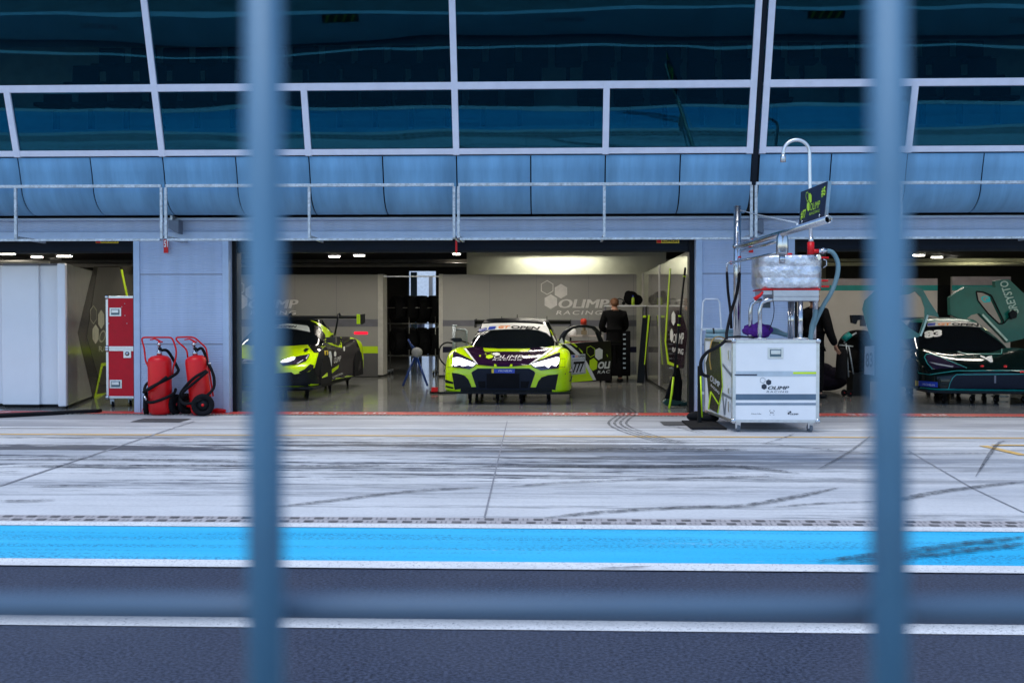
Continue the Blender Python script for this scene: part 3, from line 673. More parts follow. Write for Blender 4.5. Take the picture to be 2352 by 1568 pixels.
# white shelf between the person and the side wall
ysh = 24.4; p0 = PY(1420, 701, ysh); p1 = PY(1510, 701, ysh)
t = thing('wall_shelf', 'white shelf against the side partition holding a bag and a bottle', 'shelf', (p0.x, ysh, 0)); b = MB(); b.box(p0.x - .3, XS - .003, ysh - .15, ysh + .5, p0.z - .03, p0.z); obj('shelf_board', b, WHITEP, t, bev=.004)
b = MB(); b.box(p0.x - .3, p0.x - .27, ysh - .1, ysh + .4, 0, p0.z - .032); b.box(XS - .05, XS - .02, ysh - .1, ysh + .4, 0, p0.z - .032); obj('support', b, GREYV, t)
sh_z = p0.z
c = PY(1450, 690, ysh + .05); b = MB(); b.ball((c.x, ysh + .1, sh_z + .16), .17, 1, .8, .95); b.ball((c.x - .06, ysh + .1, sh_z + .24), .09, 1, .8, 1); b.ball((c.x + .14, ysh + .12, sh_z + .12), .12, 1, .8, 1); solo('black_bag', b, CLOTH, 'black soft bag on the white shelf behind the bottle', 'bag')
c = PY(1454, 690, ysh - .08); t = thing('bottle', 'green yellow drink bottle on the white shelf in front of the black bag', 'bottle', (c.x, ysh - .08, sh_z)); b = MB(); b.lathe([(0, 0), (.035, 0), (.037, .1), (.033, .15), (.015, .18), (0, .18)], (c.x, ysh - .08, sh_z + .001)); obj('body', b, mat('bottle_green', (.45, .65, .05), .2), t); b = MB(); b.lathe([(0, .18), (.02, .18), (.018, .22), (0, .22)], (c.x, ysh - .08, sh_z + .002)); obj('cap', b, BLUE, t)
c = PY(1423, 698, ysh - .05); b = MB(); b.tube([(c.x - .09, ysh - .05, sh_z + .03), (c.x - .08, ysh - .05, sh_z + .12), (c.x, ysh - .05, sh_z + .15), (c.x + .08, ysh - .05, sh_z + .12), (c.x + .09, ysh - .05, sh_z + .03)], .012); b.ball((c.x - .09, ysh - .05, sh_z + .045), .04); b.ball((c.x + .09, ysh - .05, sh_z + .045), .04); solo('headset', b, BLK, 'black headset lying on the white shelf by the person', 'headset')
# black tool chest with pale handles behind the person
yt = 24.0; a = PY(1398, 760, yt); q = PY(1448, 866, yt); t = thing('tool_chest', 'black drawer chest with pale handles right of the standing person', 'tool chest', ((a.x + q.x) / 2, yt, 0)); b = MB(); b.box(a.x, q.x, yt, yt + .5, .1, a.z); obj('cabinet', b, BLKM, t, bev=.01)
for k in range(8):
    z = a.z - .07 - k * (a.z - .25) / 8; b = MB(); b.box(PY(1431, 800, yt).x, PY(1437, 800, yt).x, yt - .02, yt - .002, z - .02, z + .01); obj('drawer_handle', b, ALU, t)
for s in (a.x + .06, q.x - .06): b = MB(); b.lathe([(0, -.02), (.05, -.02), (.05, .02), (0, .02)], (s, yt + .1, .05), (1, 0, 0)); obj('caster', b, BLKM, t)

# white cabinets at the far left
yc = 16.2
def cab(xa, xb, Y, label, side=None, zt_=608):
    zt = PY(1176, zt_, Y).z; zb = .05; t = thing('cabinet_panel', label, 'cabinet', ((xa + xb) / 2, Y, 0), 'white cabinet fronts at the left')
    b = MB(); b.box(xa, xb, Y, Y + .45, zb, zt); obj('front', b, WHITEP, t, bev=.012); b = MB(); b.box(xa + .02, xb - .02, Y + .05, Y + .4, 0, zb - .002); obj('plinth', b, BLK, t)
    b = MB(); b.box(xa + .02, xb - .02, Y + .02, Y + .4, zt + .001, zt + .03); obj('top_cap', b, GREYV, t); return t
cab(PY(-260, 700, 16.35).x, PY(3, 700, 16.35).x - .01, 16.38, 'white cabinet front cut by the left edge of the picture')
cab(PY(3, 700, 16.2).x, PY(89, 700, 16.2).x, 16.2, 'broad white cabinet front at the far left of the garage opening')
cab(PY(90, 700, 16.25).x, PY(143, 700, 16.25).x, 16.25, 'white cabinet front with rounded edge beside the black graphic wall')
# graphic side wall left garage
A = PZ(157, 938); B = PZ(243, 903); A.z = B.z = 0; dirv = (B - A).normalized(); nrm = Vector((dirv.y, -dirv.x, 0)); hh = 2.165
t = thing('side_partition', 'glossy pale side partition with big black olimp graphic beside the white cabinet fronts', 'partition', A, 'garage partitions')
b = MB(); B2 = A + dirv * 7.5; b.prism([A + Vector((0, 0, .05)), B2 + Vector((0, 0, .05)), B2 + Vector((0, 0, hh)), A + Vector((0, 0, hh))], nrm * -.05); obj('panel', b, mat('glossy_panel_left', (.30, .31, .29), .15, var=.06, coat=.2), t)
b = MB(); e = A - dirv * .14; b.prism([e + Vector((0, 0, .04)), A + Vector((0, 0, .04)), A + Vector((0, 0, hh + .01)), e + Vector((0, 0, hh + .01))], nrm * -.12); obj('end_post', b, WHITEP, t, bev=.02)
b = MB(); b.prism([A, B2, B2 + Vector((0, 0, .048)), A + Vector((0, 0, .048))], nrm * -.03); obj('plinth', b, BLK, t)
pa = Plane(A, nrm)
GB = mat('graphic_black', (.03, .028, .022), .2)
obj('graphic', poly_bm(pa, [r3.L((690, 335), (980, 330), (980, 1275), (690, 1320), (572, 820))]), GB, t)
obj('graphic', poly_bm(pa, [r3.L((720, 340), (880, 340), (960, 560), (960, 1180), (740, 1200), (640, 850))], 2), mat('graphic_grey', (.055, .052, .042), .3), t)
obj('lime_stripe', poly_bm(pa, [r3.L((888, 355), (903, 355), (945, 560), (930, 560)), r3.L((688, 1325), (745, 1045), (780, 1040), (780, 1062), (758, 1066), (712, 1272), (790, 1262), (790, 1285), (712, 1298))], 3), LIMED, t)
obj('emblem', poly_bm(pa, ringpoly(hexpts(*r3(688, 688), 8.6, 22), .88) + [hexpts(*r3(745, 722), 8.2, 22), hexpts(*r3(704, 830), 8.4, 22.5)], 3), mat('cream_vinyl', (.62, .62, .50), .4), t)
obj('lettering', poly_bm(pa, textpolys('OLIMP', [r3(728, 896), r3(905, 870), r3(905, 790), r3(736, 803)], .2, .03), 3), mat('cream_vinyl', (.62, .62, .50), .4), t)
obj('lettering', poly_bm(pa, textpolys('RACING', [r3(728, 960), r3(905, 965), r3(905, 925), r3(728, 918)], 0, .01), 3), mat('cream_vinyl', (.62, .62, .50), .4), t)
yq = 21.5; b = MB(); b.box(PY(-60, 600, yq).x, PY(112, 600, yq).x, yq, yq + .06, 0, PY(60, 601, yq).z); solo('rear_partition', b, BEIGE, 'cream partition top just showing above the white cabinet fronts', 'partition')

# right garage back walls
yr = 24.5; T1 = PY(1880, 640, yr).z
def rwall(xa, xb, top, label, st):
    t = thing('partition_wall', label, 'partition', (xa, yr, 0), 'garage partitions'); b = MB(); b.box(xa, xb, yr, yr + .08, .05, top); obj('panel', b, mat('warm_white_wall', (.52, .49, .46), .35, var=.05, vs=1.5), t)
    b = MB(); b.box(xa, xb, yr + .02, yr + .05, 0, .048); obj('plinth', b, BLK, t)
    pz = [PY(1176, y_, yr).z for y_ in st]; b = MB(); b.box(xa, xb, yr - .004, yr - .001, pz[1], pz[0]); obj('teal_stripe', b, TEALV, t); b = MB(); b.box(xa, xb, yr - .004, yr - .001, pz[0] + .001, top - .001); obj('upper_band', b, mat('band_grey', (.33, .29, .30), .5), t)
rwall(3.5, PY(2072, 700, yr).x, T1, 'pale partition with teal stripe behind the black coated person', (656, 668)); rwall(PY(2074, 700, yr).x, PY(2153, 700, yr).x, T1, 'narrow pale partition with teal stripe left of the black gap', (656, 668))
rwall(PY(2186, 700, yr).x, 10.2, PY(2300, 635, yr).z, 'pale partition with teal stripe behind the raised doors', (656, 668))
b = MB(); b.box(PY(2153, 700, 25.2).x, PY(2188, 700, 25.2).x, 25.2, 25.5, 0, PY(2170, 655, 25.2).z); solo('dark_gap_fill', b, BLK, 'narrow black filler standing for the shade in the gap between the pale partitions', 'panel')  # black box fills the gap, the shade there is put into its colour
yq = 27.0; b = MB(); b.box(PY(1855, 600, yq).x, PY(1897, 600, yq).x, yq, yq + .1, 0, 3.2); solo('beige_wall', b, BEIGE, 'beige wall piece seen just right of the silver tank above the partition', 'wall')
# brighter strips: doorway daylight seen through the rear door
pt = MB(); pt.box(-40, 30, 75, 75.3, 0, 7); solo('paddock_wall', pt, mat('paddock_wall', (.75, .78, .82), .7), 'pale wall outside the rear doorway', 'wall')
b = MB(); xx = PY(965, 700, YR).x; b.box(xx - .32, xx - .1, YR - .1, YR - .02, .0, dtop - .05); solo('door_leaf', b, mat('blue_door', (.10, .25, .45), .4), 'blue door leaf in the bright rear doorway', 'door')
b = MB(); xx = PY(992, 700, 42).x; b.box(xx - .12, xx + .02, 42, 42.3, 0, 3); b.box(xx - .5, xx - .46, 41.9, 41.94, 0, 1.6); b.box(xx - .42, xx - .38, 41.9, 41.94, 0, 1.6); solo('white_post', b, WHITEV, 'white posts outside the bright rear doorway', 'post')

# ================================================================ CARS
def body_shell(name, secs, T, m, parent, sub=2, frac=(0, .35, .6, .8, .93)):
    b = MB(); rows = []
    for (y, w, tops, zm, zb) in secs:
        h = [(f * w, z) for f, z in zip(frac, tops[:5])]
        h += [(w, tops[4] - .05), (w * 1.01, zm), (w * 1.015, zb + .05), (w * 1.01, zb - .01), (w * .9, zb - .01), (w * .5, zb - .01), (0, zb - .01)]
        full = [(-x, z) for x, z in h[::-1]][:-1] + h      # bottom centre left ... top ... bottom centre right
        rows.append([b.bm.verts.new(T(x, y, z)) for x, z in full[:-1]])
    for a, c in zip(rows, rows[1:]):
        n = len(a)
        for i in range(n): f = b.bm.faces.new((a[i], a[(i + 1) % n], c[(i + 1) % n], c[i])); f.smooth = True
    for r in (rows[0], rows[-1]): f = b.bm.faces.new(r); f.smooth = True
    return obj(name, b, m, parent, sub=sub)
def rings(name, rg, T, m, parent, sub=2, cap=True):
    """rg: list of rings, each a list of half-outline points (x,y,z) from front centre to rear centre"""
    b = MB(); rows = []
    for h in rg:
        full = h + [(-x, y, z) for x, y, z in h[::-1] if abs(x) > 1e-6]
        rows.append([b.bm.verts.new(T(*p)) for p in full])
    for a, c in zip(rows, rows[1:]):
        n = len(a)
        for i in range(n): f = b.bm.faces.new((a[i], a[(i + 1) % n], c[(i + 1) % n], c[i])); f.smooth = True
    if cap:
        r = rows[-1]; n = len(r); h = n // 2
        for i in range(h):                                # strip across the roof
            j = n - i
            if i == 0: f = b.bm.faces.new((r[0], r[1], r[n - 1])); f.smooth = True
            elif i + 1 < j - 1: f = b.bm.faces.new((r[i], r[i + 1], r[j - 1], r[j])); f.smooth = True
            elif i + 1 == j - 1: f = b.bm.faces.new((r[i], r[i + 1], r[j])); f.smooth = True
    return obj(name, b, m, parent, sub=sub)
def mkT(X, Y, s=0.0, up=0.0):
    c = math.sqrt(1 - s * s); return lambda x, y, z: Vector((X + x * c + y * s, Y + y * c - x * s, z + up))
def outl(z, fy, ry, w, k=1.0):
    """half plan outline of a cabin at height z: front centre y, rear centre y, half width"""
    return [(0, fy, z), (w * .45, fy + .03 * k, z), (w * .80, fy + .14 * k, z), (w * .97, fy + .36 * k, z), (w, fy + (ry - fy) * .42, z), (w * .96, fy + (ry - fy) * .65, z), (w * .8, ry - .22, z), (w * .45, ry - .04, z), (0, ry, z)]
SEP = {'air_intake', 'hood_pinstripe', 'headlamp', 'lamp_lens', 'pillar', 'corner_vent', 'nose_tab', 'banner_box', 'hood_pin', 'red_marker', 'grille_duct', 'hexagon', 'emblem_hexagon'}
def decal(name, polys, bvh, m, parent, off=.006, Y=17.2, grid=.035, smooth=True):
    if name in SEP and len(polys) > 1:
        return [decal(name, [p], bvh, m, parent, off, Y, grid, smooth) for p in polys][-1]
    if name == 'lettering': grid = .02
    b = project_bm(polys, bvh, grid, off, Y)
    if smooth:
        for f in b.faces: f.smooth = True
    return obj(name, b, m, parent)
def slab(name, plane, outer, holes, thick, m, parent, bev=.004):
    b = bmesh.new(); es = []
    for lp in [outer] + list(holes):
        vs = [b.verts.new(plane.at(p)) for p in lp]
        for i in range(len(vs)): es.append(b.edges.new((vs[i], vs[(i + 1) % len(vs)])))
    bmesh.ops.triangle_fill(b, use_beauty=True, use_dissolve=False, edges=es)
    g = bmesh.ops.extrude_face_region(b, geom=b.faces[:]); bmesh.ops.translate(b, verts=[v for v in g['geom'] if isinstance(v, bmesh.types.BMVert)], vec=-plane.n * thick)
    return obj(name, b, m, parent, bev=0)
def caster(t, x, y, z, r=.06, m=None, nm='caster'):
    b = MB(); b.lathe([(0, -.018), (r, -.018), (r, .018), (0, .018)], (x, y, z + r), (1, .25, 0), 20); c = obj(nm, b, m or BLKM, t, bev=.003)
    b = MB(); b.prism([(x - .028, y - .03, z + r * .9), (x + .028, y - .03, z + r * .9), (x + .032, y - .04, z + r * 2.25), (x - .032, y - .04, z + r * 2.25)], (0, .008, 0)); b.box(x - .035, x + .035, y - .045, y + .045, z + r * 2.25, z + r * 2.4); obj('fork', b, BLK if 'dolly' in t.name else ALU, c)
    b = MB(); b.lathe([(0, -.024), (r * .4, -.024), (r * .4, .024), (0, .024)], (x, y, z + r), (1, .25, 0), 14); obj('hub', b, GREYV, c); return c
def dolly(X, Y, label, w=.65, l=3.4, zt=.19):
    t = thing('car_dolly', label, 'dolly', (X, Y, 0), 'low dollies under the race cars')
    b = MB()
    for s in (-1, 1): b.box(X + s * w - .03, X + s * w + .03, Y, Y + l, .14, zt)
    for k in (0, .5, 1): b.box(X - w + .031, X + w - .031, Y + k * (l - .06), Y + k * (l - .06) + .06, .145, zt - .005)
    obj('frame', b, BLK, t)
    for s in (-1, -.3, .3, 1):
        for k in (.02, .5, .95): caster(t, X + s * w * .98, Y + l * k + .02, 0, .056)
    return t

# ---------------- the 777 car
T = mkT(-.695, 17.19, .036); AY = 17.2
au = thing('race_car', 'lime and black race car number 777 with both headlights on and one door open', 'race car', T(0, 2.2, 0), 'race cars in the garages')
secs = [(0.0, .62, [.605, .60, .59, .56, .52], .42, .2), (.04, .86, [.635, .635, .63, .60, .56], .42, .2), (.15, .98, [.67, .67, .675, .69, .64], .45, .2), (.38, 1.01, [.73, .73, .745, .79, .76], .5, .2),
        (.70, 1.02, [.795, .79, .815, .895, .855], .55, .2), (1.10, 1.0, [.86, .855, .865, .90, .86], .5, .2), (1.6, .98, [.90, .90, .90, .895, .86], .5, .2), (2.3, .95, [.92, .92, .91, .89, .85], .5, .2),
        (3.0, .97, [.93, .93, .93, .92, .88], .5, .2), (3.5, 1.0, [.96, .96, .97, .98, .93], .55, .2), (4.1, 1.0, [.97, .97, .97, .97, .92], .6, .24), (4.45, .96, [.95, .95, .95, .93, .88], .6, .3), (4.55, .90, [.90, .9, .9, .88, .84], .6, .35)]
body = body_shell('body', secs, T, LIME, au)
cabA = rings('windscreen', [outl(.84, 1.06, 3.95, .80), outl(.95, 1.22, 3.75, .775), outl(1.10, 1.56, 3.4, .71), outl(1.23, 1.86, 3.05, .64), outl(1.315, 2.10, 2.9, .585, .8)], T, GLASSD, au, cap=False)
roof = rings('roof', [outl(1.29, 2.04, 2.95, .60, .8), outl(1.345, 2.14, 2.86, .57, .8), outl(1.37, 2.35, 2.7, .42, .6)], T, CARB, au)
bv = bvh_of([body, cabA, roof]); bvb = bvh_of([body])
def dA(nm, polys, m, off=.006, on=None, **k): return decal(nm, [rA.L(*p) for p in polys], on or bvb, m, au, off, AY, **k)
# hood art
dA('hood_graphic', [[(385, 462), (560, 432), (605, 432), (625, 503), (1160, 503), (1240, 430), (1300, 430), (1465, 470), (1190, 668), (1150, 672), (960, 690), (760, 690), (580, 672), (540, 668)]], BLACKP, .005)
dA('hood_pinstripe', [[(365, 470), (395, 462), (548, 664), (528, 664)], [(1300, 440), (1490, 468), (1486, 480), (1212, 668), (1180, 668), (1440, 476), (1300, 448)]], WHITEV, .008)
dA('emblem_outline', ringpoly([(632, 537), (640, 520), (680, 513), (722, 521), (715, 543), (665, 556)], .86), LIMED, .009); dA('emblem_hexagon', [[(642, 580), (652, 560), (690, 546), (740, 556), (730, 582), (680, 598)]], LIMED, .009)
dA('emblem_hexagon', [[(722, 540), (732, 524), (780, 517), (824, 530), (818, 545), (770, 557)]], WHITEV, .009)
decal('lettering', textpolys('OLIMP', [rA(735, 592), rA(1095, 592), rA(1115, 552), rA(760, 552)], .1, .03), bvb, WHITEV, au, .010, AY)
decal('lettering', textpolys('RACING', [rA(722, 617), rA(1088, 617), rA(1098, 601), rA(738, 601)], .1, .015, 1.2), bvb, WHITEV, au, .010, AY)
dA('hood_pin', [hexpts(572, 560, 13, 13, 0, 10), hexpts(1188, 560, 12, 9, 0, 8)], LIMED, .009)
# nose, grille, intakes
dA('grille', [[(465, 768), (480, 750), (545, 712), (1185, 712), (1248, 745), (1262, 768), (1188, 985), (1150, 1000), (560, 1000), (535, 978)]], mat('grille_mesh', (.010, .014, .028), .5, var=.3, vs=60), .007)
dA('grille_duct', [[(655, 775), (1065, 775), (1065, 960), (655, 960)], [(545, 870), (640, 870), (640, 955), (565, 955)], [(1080, 870), (1190, 870), (1165, 955), (1080, 955)]], BLKM, .010)
dA('air_intake', [[(222, 765), (300, 775), (380, 800), (428, 850), (472, 955), (330, 965), (258, 978)], [(1548, 782), (1420, 795), (1340, 822), (1300, 872), (1265, 960), (1430, 962), (1510, 982)]], CARB, .007)
dA('corner_vent', [[(118, 790), (150, 850), (240, 880), (240, 905), (150, 890), (115, 850)], [(118, 870), (160, 925), (240, 945), (240, 965), (150, 945), (112, 910)]], BLK, .008)
dA('nose_tab', [[(748, 690), (750, 664), (770, 664), (785, 690)], [(938, 690), (955, 664), (975, 664), (978, 690)]], LIME, .012)
# headlamps
dA('headlamp', [[(243, 500), (330, 540), (490, 622), (532, 662), (490, 700), (440, 722), (320, 708), (232, 700), (235, 590)]], LAMPD, .010)
dA('headlamp', [[(1572, 515), (1470, 550), (1240, 640), (1200, 666), (1240, 700), (1335, 737), (1450, 722), (1552, 712), (1560, 600)]], LAMPD, .010)
dA('lamp_lens', [[(238, 592), (285, 585), (330, 590), (518, 662), (478, 690), (400, 668), (352, 690), (320, 668), (262, 690), (238, 660)]], LAMP, .018)
dA('lamp_lens', [[(1560, 590), (1530, 580), (1480, 596), (1215, 668), (1262, 692), (1370, 674), (1425, 706), (1460, 672), (1520, 690), (1552, 650)]], LAMP, .018)
dA('fender_panel_line', ringpoly([(180, 580), (236, 580), (236, 695), (172, 700)], .93) + ringpoly([(1572, 592), (1632, 592), (1630, 700), (1560, 700)], .93), BLK, .008)
# number plate of the nose
ps_ = dA('nose_sign', [[(718, 718), (1008, 718), (1005, 770), (718, 768)]], BLUE, .014)
dA('nose_sign_end', [[(718, 718), (748, 718), (745, 768), (718, 768)]], YEL, .017)
decal('lettering', textpolys('MICHELIN', [rA(800, 752), rA(965, 752), rA(975, 730), rA(808, 730)], .1, .03), bvb, WHITEV, au, .018, AY)
# screen banner and cabin colours
dA('screen_banner', [[(512, 268), (540, 215), (603, 158), (760, 150), (1000, 146), (1250, 155), (1398, 172), (1430, 230), (1452, 318), (1400, 272), (1290, 236), (1130, 224), (900, 226), (700, 236), (580, 252)]], WHITEV, .006, bv)
dA('banner_box', [[(512, 268), (525, 232), (655, 205), (660, 235), (600, 250)], [(672, 235), (690, 196), (778, 190), (760, 226)]], BLUE, .010, bv)
decal('lettering', textpolys('GT', [rA(795, 218), rA(930, 218), rA(950, 184), rA(805, 190)], .05, .05), bv, ORANGE, au, .012, AY)
decal('lettering', textpolys('OPEN', [rA(955, 220), rA(1300, 236), rA(1325, 198), rA(965, 184)], .05, .04), bv, BLK, au, .012, AY)
decal('lettering', textpolys('777', [rA(505, 325), rA(665, 290), rA(700, 248), rA(520, 282)], .3, .02), bv, WHITEV, au, .010, AY)
decal('lettering', textpolys('PROAM', [rA(530, 255), rA(645, 232), rA(650, 212), rA(538, 236)], .05, .02), bv, WHITEV, au, .013, AY)
dA('pillar', [[(450, 300), (475, 250), (500, 250), (470, 295)], [(1440, 232), (1456, 235), (1485, 300), (1478, 310), (1450, 260)]], LIME, .008, bv)
dA('pillar', [[(400, 392), (470, 300), (500, 265), (506, 280), (425, 385)], [(1470, 300), (1485, 300), (1525, 385), (1495, 370)]], WHITEV, .007, bv)
b = MB(); b.prism([T(-1.02, -.06, .17), T(-.85, -.14, .17), T(0, -.17, .17), T(.85, -.14, .17), T(1.02, -.06, .17), T(1.0, .5, .17), T(-1.0, .5, .17)], (0, 0, .028)); obj('splitter', b, CARB, au, bev=.004)
b = MB(); b.prism([T(-.72, .0, .2), T(.72, .0, .2), T(.8, .25, .2), T(-.8, .25, .2)], (0, 0, .07)); obj('lower_lip', b, BLK, au)
for s in (-1, 1):
    for k, z in enumerate((.47, .33)):
        b = MB(); b.prism([T(s * .93, .10, z), T(s * 1.03, .30, z + .03), T(s * 1.04, .55, z + .08), T(s * .98, .55, z + .07), T(s * .9, .2, z)], (0, 0, .015)); obj('canard', b, CARB, au)
    b = MB(); q = lambda y, z: T(s * 1.012, y, z)
    b.prism([q(y, z) for y, z in ((.45, .22), (.5, .45), (.62, .60), (.85, .66), (1.05, .6), (1.17, .45), (1.22, .22))], Vector((s * -.03, 0, 0))); obj('wheel_arch', b, BLKM, au)
    b = MB(); b.prism([q(y, z) for y, z in ((3.2, .22), (3.25, .5), (3.4, .66), (3.65, .72), (3.9, .66), (4.05, .5), (4.1, .22))], Vector((s * -.03, 0, 0))); obj('wheel_arch', b, BLKM, au)
    b = MB(); b.box(*sorted((T(s * .96, 0, 0).x + .03, T(s * 1.04, 0, 0).x + .03)), T(0, 1.3, 0).y, T(0, 3.1, 0).y, .18, .22); obj('side_skirt', b, CARB, au)
# mirrors, antennas
for s, pts in ((-1, [(255, 385), (195, 350), (235, 330), (330, 330), (350, 345), (345, 380)]),):
    pm = Plane(T(-.95, 1.35, 1), (0, -1, 0), 0); b = MB(); b.prism([pm.at(rA(*p)) for p in pts], (0, .1, 0)); m_ = obj('mirror', b, CARB, au, bev=.01)
    b = MB(); b.tube([pm.at(rA(345, 370)), T(-.74, 1.5, .93)], .012); obj('mirror_arm', b, CARB, m_)
for px, y0_, h in ((843, 100, 38), (1037, 100, 62), (1408, 112, 52)):
    pm = Plane(T(0, 2.5, 1), (0, -1, 0), 0); b = MB(); b.tube([pm.at(rA(px, y0_ + 12)), pm.at(rA(px, y0_ - h))], .006); obj('antenna', b, BLK, au)
# rear wing
b = MB(); b.prism([T(-.94, 4.25, 1.25), T(-.94, 4.55, 1.27), T(-.94, 4.55, 1.335), T(-.94, 4.25, 1.315)], T(.94, 4.25, 1.25) - T(-.94, 4.25, 1.25)); wg = obj('rear_wing', b, BLKM, au)
for s in (-.945, .945): b = MB(); b.prism([T(s, 4.2, 1.18), T(s, 4.62, 1.18), T(s, 4.62, 1.36), T(s, 4.2, 1.34)], (.008, 0, 0)); obj('endplate', b, CARB, wg)
for s in (-.4, .4): b = MB(); b.prism([T(s, 4.1, .95), T(s, 4.3, .95), T(s, 4.45, 1.36), T(s, 4.35, 1.36)], (.012, 0, 0)); obj('wing_support', b, CARB, wg)
# open door
dd = Vector((.43, .65, 0)).normalized(); dn = Vector((.65, -.43, 0)).normalized(); pd = Plane(Vector((.356, 18.25, 0)), dn, 0)
dr_ = slab('door', pd, rA.L((1712, 885), (1702, 500), (1620, 412), (1700, 402), (1860, 388), (2205, 368), (2215, 600), (2203, 862)), [], .07, mat('door_black', (.008, .006, .010), .35, spec=.3), au)
slab('window_frame', pd, rA.L((1575, 395), (1600, 310), (1650, 240), (1720, 190), (1800, 172), (1900, 168), (2010, 190), (2060, 240), (2120, 385), (2085, 385), (2035, 255), (1995, 215), (1900, 198), (1805, 200), (1735, 218), (1672, 265), (1635, 325), (1625, 400)), [], .05, CARB, dr_)
pd = Plane(Vector((.356, 18.25, 0)), dn, .003)
def dd_(nm, polys, m, k=1): return obj(nm, poly_bm(pd, [rA.L(*p) for p in polys], k), m, dr_)
dd_('lime_area', [[(1712, 884), (1708, 790), (1890, 640), (1925, 720), (1990, 850), (1985, 860)]], LIME)
dd_('white_stripe', [[(1625, 406), (1705, 425), (1790, 500), (1730, 500), (1650, 430)], [(1730, 500), (1790, 500), (1900, 620), (1965, 735), (2022, 855), (1985, 858), (1910, 720), (1870, 640)], [(1560, 380), (1595, 325), (1622, 412)]], WHITEV, 2)
dd_('lime_stripe', [[(1700, 396), (1752, 400), (1792, 442), (1775, 447)], [(1800, 450), (1848, 495), (1862, 530), (1830, 500)], [(2150, 535), (2158, 535), (2170, 565), (2162, 565)]], LIMED, 3)
dd_('number_panel', [[(1714, 792), (1894, 772), (1886, 530), (1710, 542)]], mat('plate_white', (.60, .63, .68), .4), 3); dd_('plate_flag', [[(1728, 578), (1755, 576), (1753, 545), (1726, 547)]], BLUE, 4)
obj('lettering', poly_bm(pd, textpolys('GT', [rA(1762, 576), rA(1796, 574), rA(1796, 548), rA(1762, 550)], 0, .03), 4), ORANGE, dr_)
obj('lettering', poly_bm(pd, textpolys('OPEN', [rA(1800, 574), rA(1880, 570), rA(1878, 545), rA(1798, 548)], 0, .03), 4), BLK, dr_)
dd_('plate_border', ringpoly([(1722, 786), (1886, 766), (1882, 595), (1720, 602)], .95), NAVY, 4)
obj('lettering', poly_bm(pd, textpolys('777', [rA(1728, 772), rA(1862, 756), rA(1882, 620), rA(1734, 628)], .15, .04), 5), BLK, dr_)
obj('emblem', poly_bm(pd, ringpoly(rA.L((1902, 520), (1905, 450), (1950, 428), (2008, 465), (2002, 545), (1950, 575)), .9) + [rA.L((1937, 700), (1940, 610), (1992, 580), (2038, 625), (2032, 715), (1978, 742))], 3), LIMED, dr_)
obj('emblem', poly_bm(pd, [rA.L((2008, 570), (2010, 480), (2060, 455), (2104, 480), (2100, 585), (2050, 608))], 3), WHITEV, dr_)
obj('lettering', poly_bm(pd, textpolys('OLI', [rA(2040, 718), rA(2195, 712), rA(2200, 620), rA(2050, 628)], .12, .05), 3), WHITEV, dr_)
obj('lettering', poly_bm(pd, textpolys('RAC', [rA(2038, 776), rA(2192, 768), rA(2196, 730), rA(2042, 738)], .1, .015, 1.2), 3), WHITEV, dr_)
dolly(-.66, 17.55, 'low black dolly with casters under the 777 car')

# ---------------- the car at the left
T = mkT(-4.88, 17.75, 0.025); FY = 17.8
fe = thing('race_car', 'lime and black race car at left, one lit headlight, half hidden by the pillar', 'race car', T(0, 2.2, 0), 'race cars in the garages')
secs = [(0.0, .55, [.58, .57, .55, .52, .50], .42, .24), (.06, .78, [.62, .615, .60, .58, .55], .42, .24), (.2, .92, [.67, .67, .67, .66, .62], .45, .24), (.42, .985, [.73, .735, .76, .77, .73], .5, .24),
        (.75, 1.0, [.80, .81, .86, .89, .85], .55, .24), (1.15, .98, [.88, .87, .89, .91, .87], .5, .24), (1.6, .93, [.93, .92, .91, .89, .85], .5, .24), (2.3, .90, [.93, .92, .91, .88, .82], .5, .24),
        (2.9, .94, [.95, .95, .95, .93, .88], .5, .24), (3.5, 1.0, [.99, .99, 1.0, 1.02, .97], .55, .24), (4.1, 1.0, [1.0, 1.0, 1.0, 1.0, .94], .6, .28), (4.45, .95, [.97, .97, .96, .95, .88], .6, .36), (4.52, .9, [.93, .92, .9, .88, .84], .6, .4)]
body = body_shell('body', secs, T, LIME, fe)
cabF = rings('windscreen', [outl(.86, 1.15, 3.9, .80), outl(.98, 1.36, 3.7, .77), outl(1.14, 1.74, 3.4, .70), outl(1.26, 2.02, 3.1, .62), outl(1.33, 2.2, 2.95, .56, .8)], T, GLASSD, fe, cap=False)
roofF = rings('roof', [outl(1.30, 2.16, 3.0, .575, .8), outl(1.345, 2.26, 2.9, .53, .8), outl(1.365, 2.4, 2.75, .38, .6)], T, CARB, fe)
bv = bvh_of([body, cabF, roofF]); bvb = bvh_of([body])
def dF(nm, polys, m, off=.006, on=None, **k): return decal(nm, [rF.L(*p) for p in polys], on or bvb, m, fe, off, FY, **k)
BLKG = mat('gloss_black', (.012, .010, .012), .2, coat=.5); GREYC = mat('charcoal_flank', (.022, .018, .022), .25, spec=.4)
dF('front_lower', [[(150, 720), (560, 790), (850, 990), (1120, 968), (1180, 1010), (1232, 1056), (1310, 1050), (1400, 960), (1460, 905), (1700, 1060), (1900, 1300), (-400, 1300), (-400, 720)]], CARB, .006)
dF('corner_vent', [[(1235, 968), (1330, 920), (1415, 842), (1470, 858), (1465, 905), (1380, 960), (1300, 985), (1245, 985)]], BLK, .009)
dF('front_fender_black', [[(1385, 545), (1440, 480), (1640, 430), (1700, 470), (1640, 560), (1560, 660), (1480, 660), (1435, 610)]], BLKG, .006)
